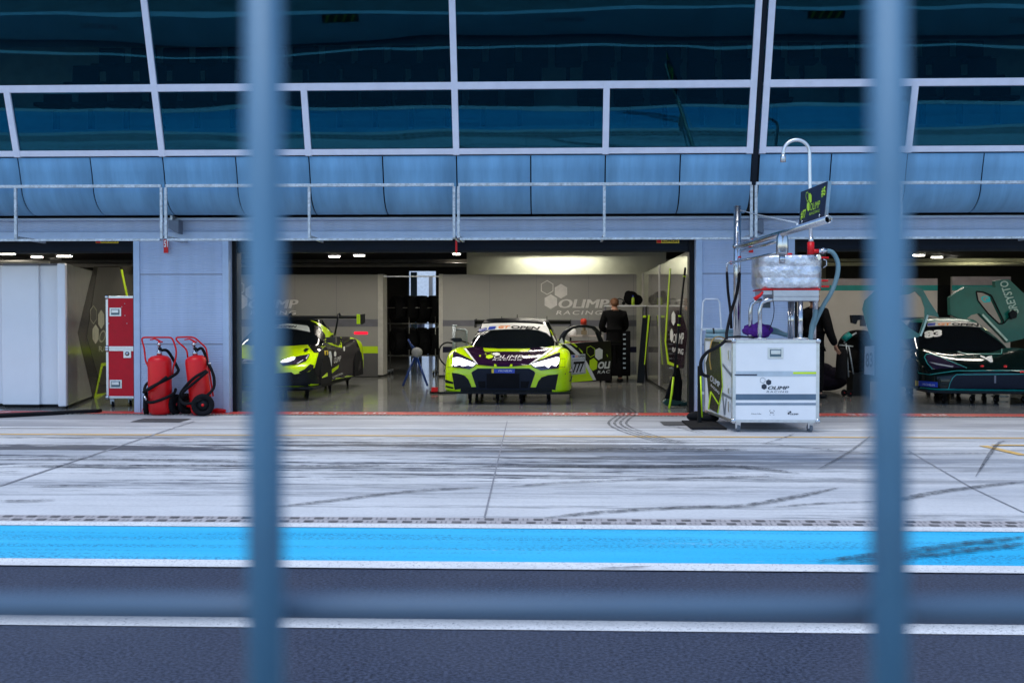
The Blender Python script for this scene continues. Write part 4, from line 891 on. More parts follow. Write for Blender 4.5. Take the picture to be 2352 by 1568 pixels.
dF('flank', [[(1555, 650), (1660, 560), (1790, 600), (1925, 580), (1925, 420), (1960, 300), (2100, 340), (2150, 480), (2210, 600), (2230, 900), (2070, 1050), (1580, 1180), (1480, 960), (1470, 905), (1510, 880), (1530, 790)]], GREYC, .007)
dF('flank_front', [[(1550, 655), (1670, 575), (1720, 640), (1700, 940), (1590, 1060), (1480, 1000), (1480, 905), (1525, 860)]], BLKM, .011)
dF('lime_sweep', [[(1580, 1066), (1690, 960), (1868, 848), (1858, 905), (1700, 1030)]], LIME, .013)
dF('hood_vent', [[(1308, 628), (1350, 590), (1400, 602), (1352, 654)]], BLK, .008)
dF('headlamp', [[(935, 820), (985, 790), (1150, 735), (1410, 684), (1405, 720), (1350, 800), (1200, 850), (990, 868)]], LAMPD, .009)
dF('lamp_lens', [[(938, 818), (985, 785), (1150, 735), (1182, 742), (1170, 770), (1080, 808), (965, 826)]], LAMP, .016)
dF('lamp_edge', [[(1345, 760), (1385, 705), (1396, 705), (1360, 768)], [(1200, 840), (1300, 780), (1312, 782), (1230, 840)]], mat('lamp_edge_white', (.8, .8, .8), .3), .014)
dF('screen_banner', [[(700, 235), (1050, 200), (1230, 215), (1370, 232), (1402, 262), (1418, 335), (1330, 315), (1200, 290), (1040, 270), (700, 280)]], mat('banner_pale', (.50, .55, .55), .4), .007, bv)
decal('lettering', textpolys('GT OPEN', [rF(780, 262), rF(1195, 268), rF(1212, 232), rF(800, 232)], .1, .04), bv, BLK, fe, .012, FY)
dF('roof_arch', [[(1415, 150), (1480, 160), (1600, 215), (1700, 285), (1745, 345), (1915, 352), (1925, 585), (1800, 560), (1650, 490), (1680, 430), (1660, 380), (1590, 270), (1500, 190)]], LIME, .008, bv)
dF('side_window', [[(1480, 225), (1560, 250), (1650, 370), (1665, 440), (1600, 470), (1490, 370)]], GREYC, .009, bv)
dF('side_intake', [[(1705, 420), (1760, 375), (1895, 400), (1905, 500), (1870, 560), (1780, 530)]], BLKM, .011, bv)
dF('rear_fender', [[(1860, 320), (1980, 310), (2090, 370), (2110, 600), (2060, 690), (1970, 690), (1925, 580), (1925, 360)]], GREYC, .009)
dF('badge', [[(1632, 632), (1690, 625), (1695, 680), (1665, 718), (1638, 690)]], YEL, .016); dF('badge_mark', [[(1655, 645), (1672, 640), (1670, 690), (1660, 695), (1650, 665)]], BLK, .019)
dF('number_panel', [[(1705, 640), (1740, 640), (1755, 720), (1748, 900), (1700, 950)]], mat('plate_white', (.6, .63, .68), .4), .015)
decal('lettering', textpolys('OLIMP', [rF(1785, 830), rF(1895, 790), rF(1900, 705), rF(1790, 740)], .1, .03), bvb, WHITEV, fe, .015, FY)
dF('emblem_hexagon', [hexpts(1805, 680, 20, 45), hexpts(1950, 600, 15, 40)], WHITEV, .015)
decal('lettering', textpolys('OLIMP', [rF(160, 805), rF(560, 805), rF(580, 768), rF(190, 768)], .15, .03), bvb, WHITEV, fe, .012, FY)
decal('lettering', textpolys('RACING', [rF(165, 838), rF(520, 838), rF(530, 822), rF(175, 822)], .1, .01, 1.2), bvb, WHITEV, fe, .012, FY)
dF('sponsor_patch', [[(180, 940), (205, 880), (280, 850), (310, 890), (285, 968), (220, 965)]], mat('cream_vinyl', (.62, .62, .50), .4), .012)  # cream sponsor blob on the nose
decal('lettering', textpolys('COMPETITION', [rF(1765, 1068), rF(1928, 1000), rF(1918, 972), rF(1758, 1040)], 0, .02), bvb, WHITEV, fe, .018, FY)
b = MB(); b.prism([T(-1.0, -.05, .2), T(-.8, -.12, .2), T(0, -.15, .2), T(.8, -.12, .2), T(1.0, -.05, .2), T(1.0, .6, .2), T(-1.0, .6, .2)], (0, 0, .03)); obj('splitter', b, CARB, fe)
b = MB(); b.prism([T(-.95, 4.15, 1.36), T(-.95, 4.5, 1.40), T(-.95, 4.5, 1.42), T(-.95, 4.15, 1.39)], (1.9, 0, 0)); wg = obj('rear_wing', b, CARB, fe)
for s in (-.955, .955): b = MB(); b.prism([T(s, 4.1, 1.27), T(s, 4.2, 1.24), T(s, 4.55, 1.28), T(s, 4.55, 1.46), T(s, 4.1, 1.44)], (.012, 0, 0)); obj('endplate', b, CARB, wg)
b = MB(); ph = T(.955, 4.1, 1.4); b.box(ph.x - .075, ph.x + .0, ph.y - .01, ph.y, 1.25, 1.45); obj('endplate_tip', b, LIME, wg, bev=.01)
for s in (-.5, .5):
    b = MB(); b.tube([T(s * .9, 4.0, 1.0), T(s, 4.05, 1.3), T(s, 4.12, 1.44), T(s, 4.22, 1.46), T(s, 4.3, 1.43)], .018); obj('wing_support', b, CARB, wg)
for s in (-1, 1):
    for ya in (.45, 3.25):
        b = MB(); q = lambda y, z: T(s * 1.015, ya + y, z); b.prism([q(y, z) for y, z in ((0, .24), (.02, .5), (.18, .68), (.42, .74), (.66, .68), (.82, .5), (.84, .24))], Vector((s * -.03, 0, 0))); obj('wheel_arch', b, BLKM, fe)
b = MB(); b.tube([T(.78, 1.5, .95), T(.98, 1.4, .98)], .015); b.box(T(.93, 0, 0).x, T(1.1, 0, 0).x, T(0, 1.33, 0).y, T(0, 1.45, 0).y, .93, 1.03); obj('mirror', b, BLKG, fe)
dolly(-4.72, 18.1, 'low black dolly with casters under the car with one lit headlight', l=3.9)

# ---------------- the dark green car at the right
T = mkT(6.93, 17.3, 0.04); MY = 17.3
mc = thing('race_car', 'black and teal race car number 83 with both doors swung up', 'race car', T(0, 2.2, 0), 'race cars in the garages')
DG = mat('black_green_paint', (.003, .010, .010), .07, var=.2, spec=.35)
secs = [(0.0, .60, [.52, .52, .50, .46, .42], .36, .24), (.06, .80, [.56, .555, .54, .50, .47], .38, .22), (.2, .93, [.62, .62, .61, .60, .56], .4, .21), (.45, .99, [.69, .69, .71, .74, .70], .45, .21),
        (.8, 1.0, [.76, .76, .80, .87, .83], .5, .21), (1.15, .99, [.83, .82, .85, .88, .84], .5, .21), (1.6, .94, [.88, .88, .88, .86, .82], .5, .21), (2.3, .92, [.90, .9, .89, .86, .82], .5, .21),
        (3.0, .96, [.92, .92, .92, .90, .85], .5, .21), (3.6, 1.0, [.95, .95, .97, .97, .92], .5, .21), (4.2, .99, [.96, .96, .95, .94, .88], .6, .25), (4.5, .93, [.92, .92, .9, .88, .82], .6, .35)]
body = body_shell('body', secs, T, DG, mc)
cabM = rings('windscreen', [outl(.82, 1.02, 3.9, .82), outl(.94, 1.22, 3.7, .79), outl(1.10, 1.58, 3.4, .71), outl(1.24, 1.88, 3.1, .62), outl(1.31, 2.06, 2.95, .56, .8)], T, GLASSD, mc, cap=False)
roofM = rings('roof', [outl(1.29, 2.0, 3.0, .58, .8), outl(1.345, 2.12, 2.9, .54, .8), outl(1.37, 2.3, 2.75, .38, .6)], T, TEAL, mc)
bv = bvh_of([body, cabM, roofM]); bvb = bvh_of([body])
def dM(nm, polys, m, off=.006, on=None, **k): return decal(nm, [r8.L(*p) for p in polys], on or bvb, m, mc, off, MY, **k)
def line(pts, wd):
    out = []
    for p, q in zip(pts, pts[1:]):
        d = Vector((q[0] - p[0], q[1] - p[1])); n = Vector((-d.y, d.x)).normalized() * wd / 2; out.append([(p[0] + n.x, p[1] + n.y), (q[0] + n.x, q[1] + n.y), (q[0] - n.x, q[1] - n.y), (p[0] - n.x, p[1] - n.y)])
    return out
dM('grille', [[(990, 1218), (1005, 1170), (1050, 1112), (1600, 1112), (1800, 1112), (1840, 1218)]], mat('grille_mesh', (.010, .014, .028), .5, var=.3, vs=60), .007)
dM('grille_outline', line([(990, 1218), (1002, 1172), (1022, 1135), (1050, 1112), (1568, 1108), (1790, 1112)], 6) + line([(775, 1210), (900, 1222), (1568, 1228), (1850, 1228)], 9) + line([(740, 1040), (765, 1098), (850, 1112), (1050, 1085), (1568, 1082)], 5), TEALV, .012)
dM('headlamp', [[(812, 970), (835, 958), (900, 962), (1000, 1000), (1130, 1062), (1000, 1062), (868, 1074), (830, 1030)]], LAMPD, .008)
dM('headlamp', [[(1990, 1000), (1890, 990), (1700, 1040), (1640, 1062), (1760, 1070), (1900, 1070)]], LAMPD, .008)
dM('headlamp_outline', line([(870, 1074), (830, 1030), (806, 980), (822, 958), (860, 957), (930, 980), (1010, 1015), (1130, 1064)], 7), TEALV, .012)
dM('lamp_strip', [[(840, 1018), (900, 1028), (1030, 1052), (1020, 1060), (900, 1040)]], mat('lamp_strip_grey', (.5, .5, .5), .3), .013)
dM('hood_line', line([(1020, 915), (1080, 945), (1130, 955), (1395, 955), (1400, 930), (1395, 900)], 5), TEALV, .009)
dM('emblem', [[(1232, 968), (1262, 975), (1275, 985), (1290, 975), (1322, 968), (1322, 980), (1300, 985), (1328, 1000), (1330, 1018), (1310, 1022), (1288, 1005), (1262, 992), (1236, 980)]], WHITEV, .010)
dM('red_marker', [hexpts(1247, 1050, 16, 9, 0, 10), hexpts(1425, 1051, 14, 10, 0, 10), [(1535, 1085), (1660, 1085), (1660, 1098), (1535, 1098)]], mat('red_marker', (.6, .02, .03), .3), .010)
dM('grille_tow_strap', [[(1338, 1118), (1352, 1118), (1352, 1175), (1338, 1175)]], GREYV, .012)
dM('screen_banner', [[(828, 745), (832, 715), (900, 706), (1080, 704), (1220, 718), (1330, 760), (1380, 800), (1240, 750), (1080, 740), (930, 740)]], mat('banner_cream', (.62, .60, .58), .4), .007, bv)
dM('banner_box', [[(830, 742), (833, 722), (890, 718), (888, 738)]], BLUE, .011, bv)
decal('lettering', textpolys('GT', [r8(905, 738), r8(1005, 738), r8(1010, 718), r8(910, 720)], 0, .05), bv, ORANGE, mc, .012, MY)
decal('lettering', textpolys('OPEN', [r8(1012, 738), r8(1215, 746), r8(1222, 727), r8(1018, 718)], 0, .04), bv, BLK, mc, .012, MY)
decal('lettering', textpolys('83', [r8(808, 838), r8(940, 820), r8(942, 768), r8(800, 782)], 0, .06), bv, WHITEV, mc, .010, MY)
ns_ = dM('nose_sign', [[(742, 1155), (910, 1168), (910, 1208), (742, 1195)]], BLUE, .012); dM('nose_sign_end', [[(742, 1155), (766, 1157), (766, 1197), (742, 1195)]], YEL, .015)
decal('lettering', textpolys('MICHELIN', [r8(800, 1192), r8(888, 1198), r8(888, 1184), r8(800, 1176)], 0, .03), bvb, WHITEV, mc, .016, MY)
dM('pillar_trim', [[(1388, 845), (1398, 840), (1438, 878), (1430, 885)]], mat('cream_vinyl', (.62, .62, .5), .4), .010, bv)
b = MB(); b.prism([T(-1.0, -.05, .19), T(-.8, -.12, .19), T(0, -.15, .19), T(.8, -.12, .19), T(1.0, -.05, .19), T(1.0, .6, .19), T(-1.0, .6, .19)], (0, 0, .03)); obj('splitter', b, CARB, mc)
b = MB(); b.prism([T(-.95, 4.15, 1.33), T(-.95, 4.5, 1.37), T(-.95, 4.5, 1.39), T(-.95, 4.15, 1.36)], (1.9, 0, 0)); wg = obj('rear_wing', b, CARB, mc)
for s in (-.955, .955): b = MB(); b.prism([T(s, 4.1, 1.21), T(s, 4.55, 1.21), T(s, 4.55, 1.43), T(s, 4.1, 1.41)], (.012, 0, 0)); obj('endplate', b, CARB, wg)
for s in (-1, 1):
    for ya in (.45, 3.25):
        b = MB(); q = lambda y, z: T(s * 1.015, ya + y, z); b.prism([q(y, z) for y, z in ((0, .24), (.02, .5), (.18, .66), (.42, .71), (.66, .66), (.82, .5), (.84, .24))], Vector((s * -.03, 0, 0))); obj('wheel_arch', b, BLKM, mc)
# raised doors
pL = Plane((0, 18.95, 0), Vector((-.25, -1, 0)).normalized(), 0)
d1 = slab('door', pL, r8.L((740, 440), (560, 435), (425, 470), (345, 545), (330, 610), (352, 700), (398, 845), (560, 850), (700, 835), (765, 822), (800, 770), (832, 655), (918, 672), (908, 645), (850, 560), (790, 455)), [r8.L((500, 520), (690, 495), (735, 475), (780, 520), (806, 600), (805, 680), (765, 800), (700, 760), (560, 640))], .09, TEAL, mc)
pl2 = Plane((0, 18.95, 0), Vector((-.25, -1, 0)).normalized(), .003)
obj('door_stripe', poly_bm(pl2, [r8.L(*q) for q in line([(776, 815), (808, 735), (832, 655)], 14)]), mat('mint_vinyl', (.55, .75, .68), .4), d1)
b = MB(); b.prism([pL.at(p) for p in r8.L((248, 655), (325, 655), (328, 690), (295, 695), (285, 725), (255, 715))], (0, .12, 0)); obj('mirror', b, CARB, d1)
b = MB(); b.prism([pL.at(p) + Vector((0, -.02, 0)) for p in r8.L((350, 895), (420, 890), (420, 1115), (345, 1108))], (0, .03, 0)); npn = obj('number_panel', b, mat('plate_grey', (.30, .34, .42), .5), d1)
pl3 = Plane(Vector((0, 18.95, 0)) + pL.n * 0 + Vector((0, -.02, 0)), pL.n, .004)
obj('lettering', poly_bm(pl3, textpolys('83', [r8(355, 1055), r8(410, 1055), r8(410, 940), r8(355, 945)], 0, .03)), mat('grey_text', (.1, .12, .16), .5), npn)
pR = Plane((0, 18.85, 0), Vector((.2, -1, 0)).normalized(), 0)
d2 = slab('door', pR, r8.L((1000, 520), (1050, 480), (1115, 442), (1190, 436), (1350, 442), (1345, 396), (1400, 384), (1455, 384), (1600, 520), (1700, 800), (1568, 835), (1440, 866), (1400, 820), (1225, 642), (1165, 655), (1112, 696), (1005, 652)), [r8.L((1202, 475), (1255, 480), (1318, 505), (1412, 700), (1405, 722), (1375, 722), (1290, 640), (1215, 545))], .09, TEAL, mc)
pr2 = Plane((0, 18.85, 0), Vector((.2, -1, 0)).normalized(), .003)
obj('window_seal', poly_bm(pr2, [[a_, b_, c_, d_] for a_, b_, c_, d_ in [r8.L(*q) for q in line([(1202, 475), (1255, 480), (1318, 505), (1412, 700), (1405, 722), (1375, 722), (1290, 640), (1215, 545), (1202, 475)], 12)]]), BLK, d2)
obj('lettering', poly_bm(pr2, textpolys('GREYSTO', [r8(1535, 645), r8(1440, 388), r8(1378, 402), r8(1468, 655)], 0, .02), 2), mat('mint_vinyl', (.55, .75, .68), .4), d2)
obj('door_stripe', poly_bm(pr2, [r8.L(*q) for q in line([(1250, 650), (1320, 725), (1440, 850)], 16)], 2), mat('mint_vinyl', (.55, .75, .68), .4), d2)
obj('door_emblem', poly_bm(pr2, [[r8(*p) for p in q] for q in ringpoly([(1242, 515), (1270, 508), (1308, 515), (1312, 555), (1262, 560), (1240, 535)], .6)] + [r8.L((1275, 530), (1300, 530), (1300, 545), (1275, 545))], 2), mat('cyan_decal', (.02, .7, .75), .4, emit=(.02, .7, .75), es=.0), d2)
b = MB(); b.prism([pR.at(p) + Vector((0, -.08, 0)) for p in r8.L((1440, 640), (1475, 615), (1505, 635), (1500, 675), (1455, 690))], (0, .07, 0)); mm_ = obj('mirror', b, CARB, d2, bev=.01)
b = MB(); b.tube([pR.at(r8(1450, 670)) + Vector((0, -.05, 0)), pR.at(r8(1412, 720))], .01); obj('mirror_arm', b, CARB, mm_)
dolly(7.0, 17.7, 'low black dolly with casters under the teal car')
# ================================================================ EQUIPMENT
def bevel_case_edges(t, x0, x1, y0, y1, z0, z1, w=.028, nm='edge_trim'):
    b = MB(); e = .004
    for (xa, xb) in ((x0 - e, x0 + w), (x1 - w, x1 + e)): b.box(xa, xb, y0 - e, y0 + w, z0 - e, z1 + e)
    for (za, zb) in ((z0 - e, z0 + w), (z1 - w, z1 + e)): b.box(x0 + w, x1 - w, y0 - e, y0 + w, za, zb)
    for x in (x0 - e, x1 - w):
        for (za, zb) in ((z0 - e, z0 + w), (z1 - w, z1 + e)): b.box(x, x + w + e, y0 + w, y1, za, zb)
    return obj(nm, b, ALU, t, bev=.004)
def corner_caps(t, x0, x1, y, z0, z1):
    b = MB()
    for x in (x0, x1):
        for z in (z0, z1): b.ball((x, y, z), .034, 1, .5, 1)
    return obj('corner_caps', b, CHROME, t)
def flush_handle(t, cx, y, cz, w=.15, h=.11):
    b = MB(); b.box(cx - w / 2, cx + w / 2, y - .006, y, cz - h / 2, cz + h / 2); p = obj('handle_plate', b, ALU, t, bev=.003)
    b = MB(); b.box(cx - w * .36, cx + w * .36, y - .009, y - .0065, cz - h * .34, cz + h * .34); obj('recess', b, mat('recess_steel', (.10, .16, .20), .4, .5), p)
    b = MB(); b.box(cx - w * .30, cx + w * .30, y - .022, y - .0095, cz - h * .10, cz + h * .26); obj('grip', b, ALU, p, bev=.003)
    return p

# ---- red flight cases, one on the other
yc = 16.35; x0 = PY(244, 800, yc).x; x1 = x0 + 1.05; zA0 = PY(0, 922, yc).z + .02; zA1 = PY(259, 801, yc).z; zB0 = zA1 + .006; zB1 = PY(259, 680, yc).z
for nm, z0, z1, lb, hz in (('lower', .14, zA1, 'red flight case on casters, the lower one of the stack by the pillar', None), ('upper', zB0, zB1, 'red flight case with aluminium edges, stacked on top by the pillar', None)):
    t = thing('flight_case', lb, 'flight case', (x0 + .5, yc, 0 if nm == 'lower' else z0), 'stacked red flight cases')
    b = MB(); b.box(x0, x1, yc, yc + .6, z0, z1); obj('case_body', b, REDM, t)
    bevel_case_edges(t, x0, x1, yc, yc + .6, z0, z1, .034); corner_caps(t, x0 + .012, x1 - .012, yc - .006, z0 + .015, z1 - .015)
    if nm == 'upper':
        c = PY(*r3(850, 668), yc); flush_handle(t, c.x, yc - .001, c.z, .18, .13)
        for p in ((918, 607), (896, 630), (920, 694), (934, 752), (800, 752)): c = PY(*r3(*p), yc - .003); b = MB(); b.lathe([(0, 0), (.009, 0), (.006, .004), (0, .004)], (c.x, yc - .001, c.z), (0, -1, 0), 10); obj('rivet', b, ALU, t)
    else:
        c = PY(*r3(853, 1198), yc); flush_handle(t, c.x, yc - .001, c.z, .19, .13)
        c = PY(*r3(938, 975), yc); b = MB(); b.box(c.x - .06, c.x + .06, yc - .008, yc - .001, c.z - .065, c.z + .06); l_ = obj('latch', b, ALU, t, bev=.006)
        b = MB(); b.lathe([(0, 0), (.035, 0), (.03, .012), (0, .016)], (c.x, yc - .009, c.z), (0, -1, 0), 16); obj('latch_knob', b, CHROME, l_)
        for xx, yy in ((PY(*r3(818, 1370), yc).x, yc + .08), (PY(*r3(885, 1355), yc).x, yc + .42), (x1 - .12, yc + .08)): caster(t, xx, yy, 0, .052)
# ---- wheeled fire extinguishers
def extinguisher(px0, tilt, label, hx, cyl_px):
    Y = 15.08; k = Y / 2500 * .9408 * .33155
    def W(x, y, dy=0.0): p = PY(*r3(x, y), Y); return Vector((p.x, Y + dy, max(.012, p.z)))
    bc, tc, rad = W(*cyl_px[0]), W(*cyl_px[1]), cyl_px[2] * k
    t = thing('fire_extinguisher', label, 'fire extinguisher', (bc.x, Y, 0), 'wheeled red fire extinguishers')
    ax = (tc - bc); H = ax.length; ax.normalize()
    prof = [(0, 0), (rad * .75, 0), (rad * .97, .05), (rad, .10), (rad, H - .10), (rad * .93, H - .05), (rad * .65, H - .015), (rad * .25, H), (0, H)]
    b = MB(); b.lathe(prof, bc, ax, 32); obj('cylinder', b, RED, t)
    v = tc; b = MB(); b.lathe([(0, 0), (.035, 0), (.035, .05), (.02, .06), (.02, .13), (.03, .135), (.03, .17), (0, .17)], v, ax, 14); vv = obj('valve', b, CHROME, t)
    b = MB(); q = v + ax * .2; b.tube([q, q + Vector((-.06, 0, .03)), q + Vector((-.13, 0, .015))], [.013, .012, .007]); b.tube([v + ax * .14, q], .016); b.tube([q + Vector((0, 0, .0)), q + Vector((.05, 0, -.02))], .01); obj('trigger_lever', b, RED, vv)
    b = MB(); b.lathe([(0, 0), (.026, 0), (.026, .02), (0, .02)], v + ax * .09 + Vector((.02, -.03, 0)), (.4, -1, 0), 14); obj('pressure_gauge', b, BLK, vv)
    b = MB(); pts = [W(x, y, .06) for x, y in hx]; sm = [pts[0]]
    for i in range(1, len(pts) - 1):
        p, c, n = pts[i - 1], pts[i], pts[i + 1]; a1 = c + (p - c).normalized() * min(.05, (p - c).length / 2); a2 = c + (n - c).normalized() * min(.05, (n - c).length / 2)
        for j in range(6): u = j / 5; sm.append(a1 * (1 - u) ** 2 + c * 2 * u * (1 - u) + a2 * u * u)
    sm.append(pts[-1]); b.tube(sm, .0125, 10); obj('handle_frame', b, RED, t)
    return t, W
t1, W = extinguisher(0, 0, 'red wheeled fire extinguisher nearer the red cases, upright, hose wound round it', [(1090, 1140), (1088, 1085), (1060, 1030), (1050, 930), (1030, 868), (1045, 855), (1245, 855), (1262, 870), (1288, 945), (1285, 1010), (1262, 1085), (1262, 1140)], ((1182, 1422), (1174, 985), 86))
def wheel(t, c, r, wd, axis):
    b = MB(); ax = Vector(axis); b.lathe([(r * .55, -wd / 2), (r * .93, -wd / 2), (r, -wd * .3), (r, wd * .3), (r * .93, wd / 2), (r * .55, wd / 2), (r * .55, -wd / 2)], c, ax, 28); w_ = obj('wheel', b, BLKM, t)
    b = MB(); b.lathe([(0, -wd * .3), (r * .54, -wd * .3), (r * .54, wd * .3), (0, wd * .3)], c, ax, 20); obj('rim', b, BLK, w_)
    b = MB(); b.lathe([(0, -wd * .55), (r * .13, -wd * .55), (r * .13, wd * .55), (0, wd * .55)], c, ax, 14); obj('hub_cap', b, RED, w_); return w_
for px, a in ((1068, (1, .25, 0)), (1283, (1, -.2, 0))): c = W(px, 1365, .05); c.z = .145; wheel(t1, c, .145, .06, a)
b = MB(); b.tube([W(1090, 1365, .05), W(1262, 1365, .05)], .018); obj('axle', b, RED, t1)
def hose(t, pts, r=.021, m=BLKM, nm='hose'):
    P_ = [Vector(p) for p in pts]; sm = []
    for i in range(len(P_) - 1):
        p0, p1, p2, p3 = P_[max(i - 1, 0)], P_[i], P_[i + 1], P_[min(i + 2, len(P_) - 1)]
        for j in range(7): u = j / 7; sm.append(.5 * ((2 * p1) + (p2 - p0) * u + (2 * p0 - 5 * p1 + 4 * p2 - p3) * u * u + (3 * p1 - p0 - 3 * p2 + p3) * u ** 3))
    sm.append(P_[-1]); b = MB(); b.tube(sm, r, 10); return obj(nm, b, m, t)
hose(t1, [W(1180, 950, .02), W(1215, 960, .12), W(1265, 1070, .2), W(1292, 1110, .10), W(1270, 1150, -.12), W(1180, 1200, -.21), W(1085, 1250, -.12), W(1075, 1262, .02), W(1085, 1300, -.1), W(1150, 1325, -.21), W(1250, 1295, -.2), W(1290, 1265, -.06), W(1275, 1240, .1)])
hose(t1, [W(1260, 1140, -.17), W(1200, 1195, -.25), W(1110, 1240, -.2), W(1075, 1210, -.02), W(1085, 1180, .1)], .02)
b = MB(); b.tube([W(1100, 1275, -.2), W(1120, 1310, -.21)], .016); obj('nozzle', b, CHROME, t1)
t2, W = extinguisher(0, 0, 'red wheeled fire extinguisher beside the garage opening, turned slightly, big wheel in front', [(1372, 1005), (1365, 945), (1290, 880), (1285, 860), (1300, 854), (1400, 852), (1430, 862), (1508, 932), (1530, 1090), (1560, 1290)], ((1490, 1422), (1438, 985), 80))
c = W(1522, 1365, -.17); c.z = .155; wheel(t2, c, .155, .07, (.25, -1, 0)); c = W(1352, 1365, .12); c.z = .15; wheel(t2, c, .15, .06, (1, -.6, 0))
b = MB(); b.tube([W(1352, 1365, .12), W(1522, 1365, -.12)], .018); obj('axle', b, RED, t2)
hose(t2, [W(1450, 950, .0), W(1485, 935, .0), W(1505, 990, .05), W(1525, 1040, .0), W(1560, 1080, -.05), W(1585, 1160, -.05), W(1580, 1240, -.1), W(1500, 1310, -.2), W(1400, 1335, -.2), W(1345, 1300, -.1), W(1370, 1240, -.15), W(1460, 1150, -.2), W(1550, 1095, -.18)])
hose(t2, [W(1560, 1100, -.18), W(1470, 1180, -.22), W(1385, 1250, -.2), W(1365, 1300, -.1)], .02)
b = MB(); b.tube([W(1535, 1035, .0), W(1553, 1070, -.03)], .019); obj('nozzle', b, CHROME, t2)
b = MB(); p = PZ(*r3(1600, 1412)); b.tube([p + Vector((-.1, 0, .03)), p + Vector((0, 0, .05)), p + Vector((.12, 0, .03))], .025); b.tube([p + Vector((-.1, 0, .03)), p + Vector((.1, 0, .02))], .02); solo('wheel_chock', b, RED, 'small red chock on the floor beside the extinguisher wheel', 'chock')
p = PZ(*r3(1015, 1425)); hose_b = MB(); hose_b.tube([p + Vector((-.02, .2, .01)), p + Vector((.0, .3, .2)), p + Vector((.05, .3, .02)), p + Vector((.14, .2, .01))], .005); solo('looped_wire', hose_b, RED, 'thin red cord loop at the foot of the pillar', 'cord')
# long black ramp mat at the far left
a, c = PZ(-60, 963), PZ(*r3(720, 1412)); b = MB(); b.prism([(a.x, a.y - .02, .0), (c.x, c.y, .0), (c.x, c.y + .16, .0), (a.x, a.y + .30, .0)], (0, 0, .05)); solo('rubber_ramp', b, BLKM, 'long black rubber cable ramp on the red line at far left', 'cable ramp', bev=.01)

# ---- blue tripod stand
Y = 21.4
def B(x, y, dy=0.0): p = PY(*r4(x, y), Y); return Vector((p.x, Y + dy, max(.015, p.z)))
BL = mat('blue_enamel', (.012, .045, .22), .35)
t = thing('tripod_stand', 'blue tripod stand with white wrapped head between the two lime cars', 'stand', (B(1490, 1190).x, Y, 0))
for a, c, dy in (((1478, 985), (1395, 1195), -.1), ((1500, 985), (1585, 1195), -.1)): b = MB(); b.tube([B(*a), B(*c, dy)], [.026, .022], 8); obj('leg', b, BL, t)
b = MB(); b.tube([B(1488, 980), B(1480, 1100, .45)], .02, 8); obj('leg', b, BL, t)
b = MB(); b.tube([B(1490, 990), B(1490, 925)], .045, 12); b.tube([B(1470, 915), B(1430, 840)], .018, 8); b.tube([B(1480, 905), B(1440, 865)], .014, 8); obj('mast', b, BL, t)
b = MB(); b.ball(B(1500, 940, -.02), .11, 1, .8, .9); obj('wrapped_head', b, mat('grey_cloth', (.28, .28, .30), .9, bump=.5, bs=18), t)
# small red block with black cable by the 777 car
p = PZ(*r5(90, 1295)); b = MB(); b.box(p.x - .06, p.x + .06, p.y, p.y + .1, .006, .09); solo('red_block', b, RED, 'small red box on the floor left of the 777 car', 'box', bev=.008)
q = [PZ(*r5(*e)) + Vector((0, 0, .02)) for e in ((45, 1300), (60, 1312), (150, 1312), (250, 1306), (330, 1300))]; b = MB(); b.tube(q, .016); solo('black_cable', b, BLKM, 'black cable on the floor from the red box to the 777 car', 'cable')
# equipment trolley behind the 777 car (image left of it)
Y = 22.2
def E(x, y, dy=0.0): p = PY(*rA(x, y), Y); return Vector((p.x, Y + dy, p.z))
t = thing('equipment_trolley', 'grey metal trolley with upright tubes behind the left fender of the 777 car', 'trolley', (E(330, 400).x, Y, 0))
b = MB(); a, c = E(275, 240), E(400, 420); b.box(a.x, c.x, Y, Y + .3, .5, a.z); obj('cabinet', b, mat('trolley_grey', (.30, .29, .28), .4, .2), t, bev=.02)
b = MB(); b.tube([E(405, 420), E(405, 240), E(380, 225), E(270, 225)], .02); b.tube([E(247, 190), E(247, 600)], .035, 8); b.tube([E(230, 180), E(285, 178)], .02, 8); b.box(a.x, c.x, Y + .02, Y + .28, .0, .498); obj('frame', b, GALV, t)
hose(t, [E(245, 400), E(150, 390), E(80, 440), E(62, 540), E(90, 620), E(150, 680)], .016, BLK)
# red topped workshop trolley behind the open door
Y = 22.9
t = thing('workshop_trolley', 'white and dark red workshop trolley seen through the open door window', 'trolley', (E(1880, 300).x, Y, 0))
def E2(x, y): p = PY(*rA(x, y), Y); return p
a, c = E2(1690, 300), E2(2110, 420); b = MB(); b.box(a.x, c.x, Y, Y + .5, a.z - .03, a.z); b.box(a.x, c.x, Y, Y + .5, c.z, c.z + .03); obj('shelf', b, mat('trolley_white', (.42, .36, .35), .4), t, bev=.005)
b = MB(); b.box(a.x + .02, c.x - .02, Y + .02, Y + .45, c.z + .032, a.z - .12); obj('drawer', b, mat('dark_red', (.12, .01, .02), .5), t); b = MB()
for x in (a.x + .03, c.x - .03): b.box(x - .02, x + .02, Y + .5, Y + .54, 0, a.z + .2)
b.box(a.x, c.x, Y + .1, Y + .4, .12, c.z - .01); obj('frame', b, BLK, t)
b = MB(); c = E2(1720, 262); b.ball((c.x, Y + .2, c.z), .10, 1, .8, 1.1); solo('white_canister', b, WHITEP, 'small white rounded canister on the workshop trolley behind the door', 'canister')
